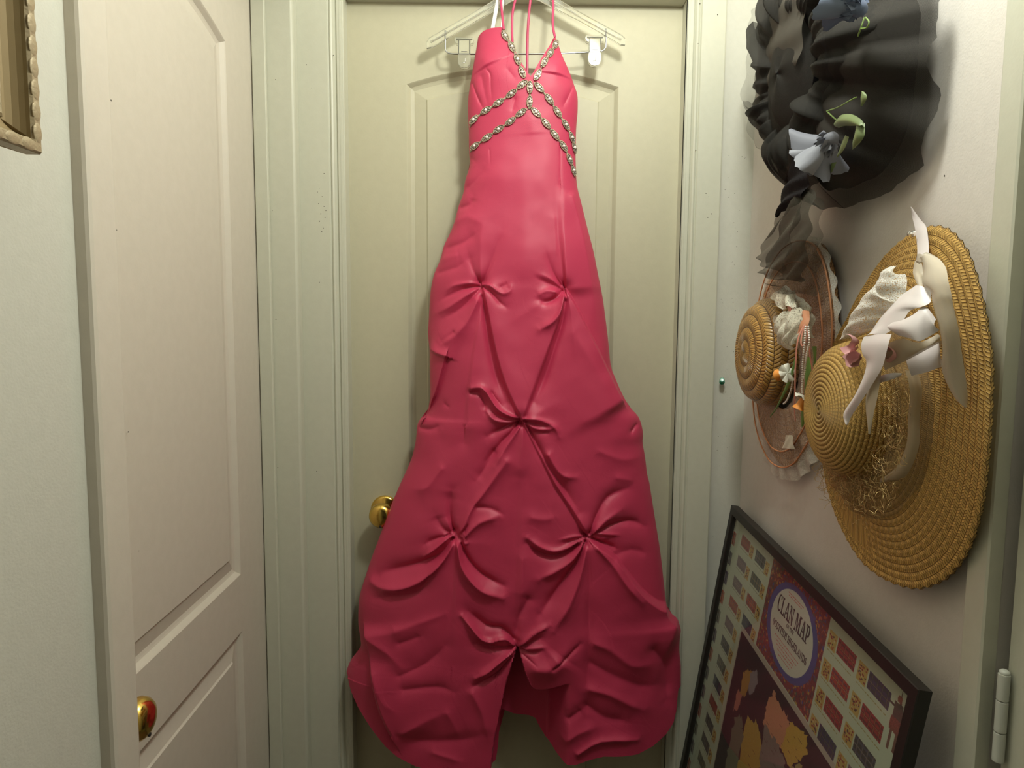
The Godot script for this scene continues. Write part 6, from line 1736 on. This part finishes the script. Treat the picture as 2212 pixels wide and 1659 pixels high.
	for lf2 in [[[Vector3(0.4400, 1.3035, -0.9952), Vector3(0.4420, 1.2903, -1.0064), Vector3(0.4480, 1.2629, -1.0374), Vector3(0.4560, 1.2411, -1.0715), Vector3(0.4720, 1.2108, -1.1330), Vector3(0.4840, 1.1882, -1.1864)], [Vector3(0.4400, 1.3025, -0.9888), Vector3(0.4420, 1.2872, -0.9996), Vector3(0.4480, 1.2602, -1.0270), Vector3(0.4560, 1.2406, -1.0625), Vector3(0.4720, 1.2099, -1.1271), Vector3(0.4840, 1.1879, -1.1822)]], [[Vector3(0.4560, 1.3051, -0.9936), Vector3(0.4560, 1.2842, -0.9945), Vector3(0.4600, 1.2625, -1.0026), Vector3(0.4640, 1.2460, -1.0112)], [Vector3(0.4560, 1.3046, -0.9770), Vector3(0.4560, 1.2855, -0.9750), Vector3(0.4600, 1.2643, -0.9829), Vector3(0.4640, 1.2478, -0.9943)]],
			[[Vector3(0.4780, 1.2211, -1.0509), Vector3(0.4820, 1.2052, -1.0582), Vector3(0.4860, 1.1878, -1.0636)], [Vector3(0.4780, 1.2235, -1.0316), Vector3(0.4820, 1.2077, -1.0404), Vector3(0.4860, 1.1888, -1.0570)]], [[Vector3(0.4700, 1.3201, -1.0057), Vector3(0.4720, 1.3013, -1.0035), Vector3(0.4740, 1.2833, -1.0089)], [Vector3(0.4700, 1.3206, -0.9908), Vector3(0.4720, 1.3017, -0.9945), Vector3(0.4740, 1.2838, -1.0014)]]]:
		put("leaf", strip(lf2[0], lf2[1], 0.0012).mesh(leaf), t, "green leaf blade")
	put("lace_tab", strip([Vector3(0.5030, 1.1586, -1.1569), Vector3(0.5020, 1.1479, -1.1611), Vector3(0.5020, 1.1330, -1.1694)], [Vector3(0.5030, 1.1623, -1.1346), Vector3(0.5020, 1.1538, -1.1277), Vector3(0.5020, 1.1405, -1.1209)], 0.001, 8, 5, 0.0008).mesh(mat(lin(0.66, 0.62, 0.50), 0.8)), t, "cream lace tab")

func rose(parent: Node3D, at: Vector3, axis: Vector3, size: float, c: Color, sd: int, label: String) -> void:
	var r := RandomNumberGenerator.new()
	r.seed = sd
	var m := mat(c, 0.6, 0.35)
	var m2 := mat(c.lightened(0.12), 0.6, 0.35)
	var xf := aim(at, axis, Vector3(0.2, 1, 0.3))
	var g := Geo.new()
	g.lathe(xf, [Vector2(0.0, -0.1 * size), Vector2(0.10 * size, -0.06 * size), Vector2(0.17 * size, 0.05 * size), Vector2(0.16 * size, 0.3 * size), Vector2(0.08 * size, 0.5 * size), Vector2(0.0, 0.52 * size)], 14)
	var core := put("rose", g.mesh(m), parent, label)
	for k in 15:
		var an := k * 2.399 + r.randf_range(-0.2, 0.2)
		var open := 0.10 + 0.036 * k
		var od := xf.basis.x * cos(an) + xf.basis.z * sin(an)
		var dir := (axis.normalized() * (1.25 - open) + od * open * 1.1).normalized()
		var pg := petal(size * (0.74 + 0.012 * k), size * (0.24 + 0.006 * k), 0.75, -0.06 - 0.012 * k, 0.022 * size)
		var o := put("petal", pg.mesh(m if k % 3 else m2), core)
		o.transform = aim(at + od * size * 0.06, dir, -od)

func build_black_hat() -> void:
	hat_o = Vector3(0.538, 1.745, -1.075)
	var t := thing("tulle_hat", "black hat swathed in dark tulle with blue roses, highest on the right wall", "hat", Vector3.ZERO)
	var felt := mat(lin(0.011, 0.010, 0.012), 0.85, 0.3)
	felt = bump(felt, noise_tex(0.09, Color.BLACK, Color.WHITE, 2, 256, 41), 0.05, Vector3.ONE * 20.0)
	var out := polar(local_outline([Vector2(-0.8089, 1.7312), Vector2(-0.8117, 1.7002), Vector2(-0.8124, 1.6559), Vector2(-0.8180, 1.6339), Vector2(-0.8193, 1.6032), Vector2(-0.8395, 1.5694), Vector2(-0.8662, 1.5456), Vector2(-0.9097, 1.5278), Vector2(-0.9589, 1.5281), Vector2(-1.0094, 1.5264), Vector2(-1.0473, 1.5356), Vector2(-1.0890, 1.5384), Vector2(-1.1336, 1.5703), Vector2(-1.1861, 1.6277), Vector2(-1.2290, 1.6685), Vector2(-1.2929, 1.7206), Vector2(-1.3277, 1.7522), Vector2(-1.3042, 1.7853), Vector2(-1.2514, 1.8054), Vector2(-1.2227, 1.8323), Vector2(-1.2563, 1.8898), Vector2(-1.3452, 1.9602), Vector2(-1.2670, 1.9911), Vector2(-1.0902, 1.9508), Vector2(-0.9404, 1.8634), Vector2(-0.8475, 1.7867)]), Vector2.ZERO)
	var zero := flat_table(0.02)
	var hf := func(a: float, f: float) -> float:
		return 0.022 + 0.006 * cos(2.0 * a) * f
	var small := PackedFloat32Array()
	for k in 181: small.append(pol(out, TAU * k / 180) * 0.86)
	put("brim", ring_sheet(Vector2.ZERO, zero, small, 0, TAU, 120, 8, hf).mesh(felt), t, "black felt brim")
	put("crown", straw_crown(Vector2(-0.005, 0.0), [Vector2(0.083, 0.02), Vector2(0.084, 0.05), Vector2(0.080, 0.075), Vector2(0.068, 0.092), Vector2(0.045, 0.099), Vector2(0.015, 0.101), Vector2(0.001, 0.1012)], 1.08, 4, 10, Vector2.ZERO, 0.0).mesh(felt), t, "rounded black crown")
	# tulle: layers of crumpled net
	var net := tulle_tex(0.66, 0.94, 8)
	var net2 := tulle_tex(0.40, 0.80, 8)
	var tulle := sheer(lin(0.024, 0.022, 0.019), net, 0.75, Vector3(7, 14, 7))
	var tulle_b := sheer(lin(0.036, 0.032, 0.027), net, 0.75, Vector3(8, 14, 7))
	var veil := sheer(lin(0.07, 0.062, 0.05), tulle_tex(0.12, 0.42, 6), 0.75, Vector3(9, 16, 9))
	var n1 := FastNoiseLite.new()
	n1.seed = 8; n1.frequency = 1.2
	var puff := func(a: float, f: float) -> float:
		return 0.030 + 0.058 * sin(PI * minf(1.0, 0.12 + 0.85 * f)) + 0.020 * n1.get_noise_2d(cos(a) * 2.2 + 3.0, sin(a) * 2.2) * (0.4 + f) + 0.013 * absf(sin(4.5 * a + 1.2 + 2.0 * f)) * (0.2 + f) - 0.022 * f * f
	put("tulle_swathe", ring_sheet(Vector2(-0.003, 0.0), flat_table(0.070), out, 0, TAU, 220, 22, puff).mesh(tulle_b), t, "dark tulle gathered over the brim")
	var n2 := FastNoiseLite.new()
	n2.seed = 19; n2.frequency = 1.5
	var mid := PackedFloat32Array()
	for k in 181:
		var a := TAU * k / 180
		mid.append(lerpf(0.10, pol(out, a), 0.60 + 0.22 * sin(3.0 * a + 0.8)))
	var puff2 := func(a: float, f: float) -> float:
		return 0.058 + 0.048 * sin(PI * f) + 0.024 * n2.get_noise_2d(cos(a) * 2.6, sin(a) * 2.6 + 5.0) + 0.012 * sin(7.0 * a + 3.0 * f) * f
	put("tulle_swathe", ring_sheet(Vector2(-0.003, 0.0), flat_table(0.060), mid, 0, TAU, 200, 16, puff2).mesh(tulle), t, "dark tulle wound round the crown")
	var cap := func(a: float, f: float) -> float:
		return 0.108 - 0.020 * f * f + 0.002 * sin(3.0 * a + 2.0 * f)
	put("tulle_swathe", ring_sheet(Vector2(-0.005, 0.0), flat_table(0.002), flat_table(0.092), 0, TAU, 120, 10, cap).mesh(tulle), t, "dark tulle over the crown")
	# loose sheer veil at the left
	put("sheer_veil", strip([Vector3(0.4700, 1.9106, -1.1983), Vector3(0.4780, 1.9488, -1.3021), Vector3(0.4850, 1.9633, -1.3645), Vector3(0.4900, 1.9445, -1.3859), Vector3(0.4920, 1.8977, -1.3913), Vector3(0.4950, 1.8569, -1.4158), Vector3(0.4980, 1.8230, -1.4419), Vector3(0.5000, 1.8026, -1.4131), Vector3(0.5050, 1.7602, -1.4170), Vector3(0.5100, 1.7206, -1.3902), Vector3(0.5120, 1.6967, -1.3396)], [Vector3(0.4520, 1.8745, -1.0906), Vector3(0.4520, 1.8633, -1.1276), Vector3(0.4520, 1.8446, -1.1514), Vector3(0.4550, 1.8153, -1.1710), Vector3(0.4600, 1.7851, -1.1920), Vector3(0.4660, 1.7591, -1.2187), Vector3(0.4740, 1.7368, -1.2365), Vector3(0.4800, 1.7173, -1.2305), Vector3(0.4860, 1.6889, -1.2096), Vector3(0.4920, 1.6645, -1.1920), Vector3(0.4960, 1.6459, -1.1804)], 0.008, 10, 6, 0.003).mesh(veil), t, "sheer loose edge of the veil")
	put("sheer_veil", strip([Vector3(0.4620, 1.9102, -1.2144), Vector3(0.4660, 1.9040, -1.2532), Vector3(0.4700, 1.8634, -1.2723), Vector3(0.4740, 1.8141, -1.2956), Vector3(0.4800, 1.7773, -1.3121), Vector3(0.4860, 1.7514, -1.2972)], [Vector3(0.4300, 1.8195, -0.9888), Vector3(0.4300, 1.7778, -0.9947), Vector3(0.4320, 1.7438, -1.0061), Vector3(0.4400, 1.7331, -1.0483), Vector3(0.4520, 1.7277, -1.1133), Vector3(0.4700, 1.7250, -1.1984)], 0.010, 10, 6, 0.002).mesh(sheer(lin(0.12, 0.108, 0.09), tulle_tex(0.50, 0.90, 6), 0.75, Vector3(8, 16, 8))), t, "taut net panel")
	# the gathered tail that hangs over the small straw hat
	for s in [[[Vector3(0.4700, 1.5844, -1.1014), Vector3(0.4700, 1.5477, -1.1371), Vector3(0.4720, 1.5124, -1.1889), Vector3(0.4760, 1.4864, -1.2476), Vector3(0.4780, 1.4745, -1.2560)], [Vector3(0.4660, 1.5662, -1.0411), Vector3(0.4600, 1.5317, -1.0433), Vector3(0.4600, 1.4927, -1.0689), Vector3(0.4640, 1.4590, -1.0954), Vector3(0.4680, 1.4385, -1.1208)], 0.50], [[Vector3(0.4620, 1.5731, -1.0751), Vector3(0.4580, 1.5327, -1.0927), Vector3(0.4600, 1.4937, -1.1357), Vector3(0.4660, 1.4565, -1.1969), Vector3(0.4700, 1.4469, -1.2322)], [Vector3(0.4620, 1.5525, -1.0067), Vector3(0.4520, 1.5091, -0.9896), Vector3(0.4520, 1.4697, -0.9959), Vector3(0.4580, 1.4306, -1.0172), Vector3(0.4620, 1.4176, -1.0310)], 0.58],
			[[Vector3(0.4560, 1.5655, -1.0379), Vector3(0.4480, 1.5160, -1.0340), Vector3(0.4500, 1.4703, -1.0639), Vector3(0.4560, 1.4292, -1.0986), Vector3(0.4620, 1.4254, -1.1835)], [Vector3(0.4620, 1.5339, -0.9788), Vector3(0.4560, 1.4923, -0.9648), Vector3(0.4580, 1.4603, -0.9713), Vector3(0.4620, 1.4278, -0.9792), Vector3(0.4680, 1.3949, -0.9942)], 0.30]]:
		put("tulle_tail", strip(s[0], s[1], 0.010, 22, 7, 0.0045).mesh(sheer(lin(0.060, 0.055, 0.042), tulle_tex(s[2], s[2] + 0.38, 7), 0.75, Vector3(9, 5, 9))), t, "gathered tulle tail")
	put("tulle_tail", strip([Vector3(0.4700, 1.6322, -1.1169), Vector3(0.4640, 1.6001, -1.0997), Vector3(0.4620, 1.5837, -1.1092), Vector3(0.4600, 1.5587, -1.1145), Vector3(0.4620, 1.5317, -1.1331)], [Vector3(0.4500, 1.6057, -1.0057), Vector3(0.4480, 1.5696, -0.9932), Vector3(0.4480, 1.5517, -1.0033), Vector3(0.4520, 1.5378, -1.0389), Vector3(0.4580, 1.5358, -1.0895)], 0.010, 12, 6, 0.003).mesh(felt), t, "bunched black knot")
	# two faded blue roses with leaves
	rose(t, ([Vector3(0.4320, 1.5974, -0.8926)])[0], Vector3(-0.25, -0.55, -0.80), 0.062, lin(0.175, 0.180, 0.215), 3, "faded blue silk rose")
	rose(t, ([Vector3(0.4200, 1.7204, -0.8130)])[0], Vector3(-0.45, 0.55, -0.55), 0.058, lin(0.120, 0.150, 0.235), 9, "blue silk rose at the top")
	var leafm := mat(lin(0.15, 0.20, 0.075), 0.5)
	var stem := mat(lin(0.15, 0.24, 0.05), 0.5)
	put("leaf", strip([Vector3(0.4220, 1.6113, -0.8645), Vector3(0.4160, 1.6098, -0.8410), Vector3(0.4100, 1.5992, -0.8045), Vector3(0.4100, 1.5870, -0.7830), Vector3(0.4120, 1.5808, -0.7791)], [Vector3(0.4240, 1.6006, -0.8627), Vector3(0.4180, 1.5950, -0.8356), Vector3(0.4140, 1.5885, -0.8132), Vector3(0.4120, 1.5831, -0.7943), Vector3(0.4120, 1.5789, -0.7799)], 0.005).mesh(leafm), t, "pale green leaf")
	put("leaf", strip([Vector3(0.4120, 1.5848, -0.7965), Vector3(0.4100, 1.5740, -0.7958), Vector3(0.4120, 1.5665, -0.8029), Vector3(0.4160, 1.5620, -0.8058)], [Vector3(0.4140, 1.5827, -0.7820), Vector3(0.4120, 1.5689, -0.7769), Vector3(0.4120, 1.5626, -0.7842), Vector3(0.4160, 1.5614, -0.8037)], 0.004).mesh(leafm), t, "pale green leaf")
	put("leaf", strip([Vector3(0.4240, 1.6273, -0.8109), Vector3(0.4230, 1.6236, -0.8107), Vector3(0.4230, 1.6190, -0.8113), Vector3(0.4250, 1.6115, -0.8112)], [Vector3(0.4240, 1.6259, -0.8067), Vector3(0.4230, 1.6189, -0.7982), Vector3(0.4230, 1.6138, -0.7987), Vector3(0.4250, 1.6106, -0.8101)], 0.002).mesh(leafm), t, "pale green leaf")
	put("leaf", strip([Vector3(0.4360, 1.5664, -0.9012), Vector3(0.4380, 1.5601, -0.9160), Vector3(0.4400, 1.5527, -0.9271)], [Vector3(0.4360, 1.5646, -0.8887), Vector3(0.4380, 1.5550, -0.9040), Vector3(0.4400, 1.5515, -0.9244)], 0.001).mesh(leafm), t, "narrow green leaf")
	put("leaf", strip([Vector3(0.4200, 1.5845, -0.8373), Vector3(0.4200, 1.5767, -0.8455), Vector3(0.4240, 1.5655, -0.8638)], [Vector3(0.4200, 1.5798, -0.8280), Vector3(0.4200, 1.5689, -0.8368), Vector3(0.4240, 1.5643, -0.8613)], 0.001).mesh(leafm), t, "narrow green leaf")
	for st in [[Vector3(0.4240, 1.6317, -0.8973), Vector3(0.4200, 1.6245, -0.8596), Vector3(0.4180, 1.6220, -0.8274), Vector3(0.4200, 1.6224, -0.8154)], [Vector3(0.4240, 1.6317, -0.8973), Vector3(0.4220, 1.6205, -0.8798), Vector3(0.4220, 1.6083, -0.8619)], [Vector3(0.4150, 1.7051, -0.7973), Vector3(0.4120, 1.6940, -0.7976), Vector3(0.4140, 1.6890, -0.8078)], [Vector3(0.4140, 1.7029, -0.7923), Vector3(0.4120, 1.6929, -0.7809), Vector3(0.4120, 1.6888, -0.7852), Vector3(0.4120, 1.6929, -0.7975)]]:
		var g := Geo.new()
		g.tube(spline3(st, 5), 0.0009, 7)
		put("stem", g.mesh(stem), t, "thin green stem")

func build_small_things() -> void:
	# green push pin in the strip of wall beside the door
	var green := mat(lin(0.0, 0.23, 0.12), 0.25, 0.6)
	var t := thing("push_pin", "green plastic push pin stuck in the wall right of the door", "push pin", Vector3(0.4868, 1.2255, WALL_Z))
	var xf := Transform3D(Basis(Vector3.RIGHT, Vector3(0.30, 0.55, 0.78).normalized(), Vector3.UP).orthonormalized(), Vector3(0, 0, 0.008))
	xf.basis = aim(Vector3.ZERO, Vector3(-0.28, 0.45, 0.80), Vector3.RIGHT).basis
	var g := Geo.new()
	g.lathe(xf, [Vector2(0.0, 0.0), Vector2(0.0058, 0.0), Vector2(0.0058, 0.0), Vector2(0.0058, 0.0014), Vector2(0.0034, 0.0026), Vector2(0.0030, 0.006), Vector2(0.0034, 0.0098), Vector2(0.0054, 0.0112), Vector2(0.0054, 0.0132), Vector2(0.0046, 0.0138), Vector2(0.0, 0.0138)], 20)
	put("pin_head", g.mesh(green), t)
	var s := Geo.new()
	s.tube([xf.origin, xf.origin - xf.basis.y * 0.0105], 0.0006, 6)
	put("pin_shaft", s.mesh(M.steel), t)
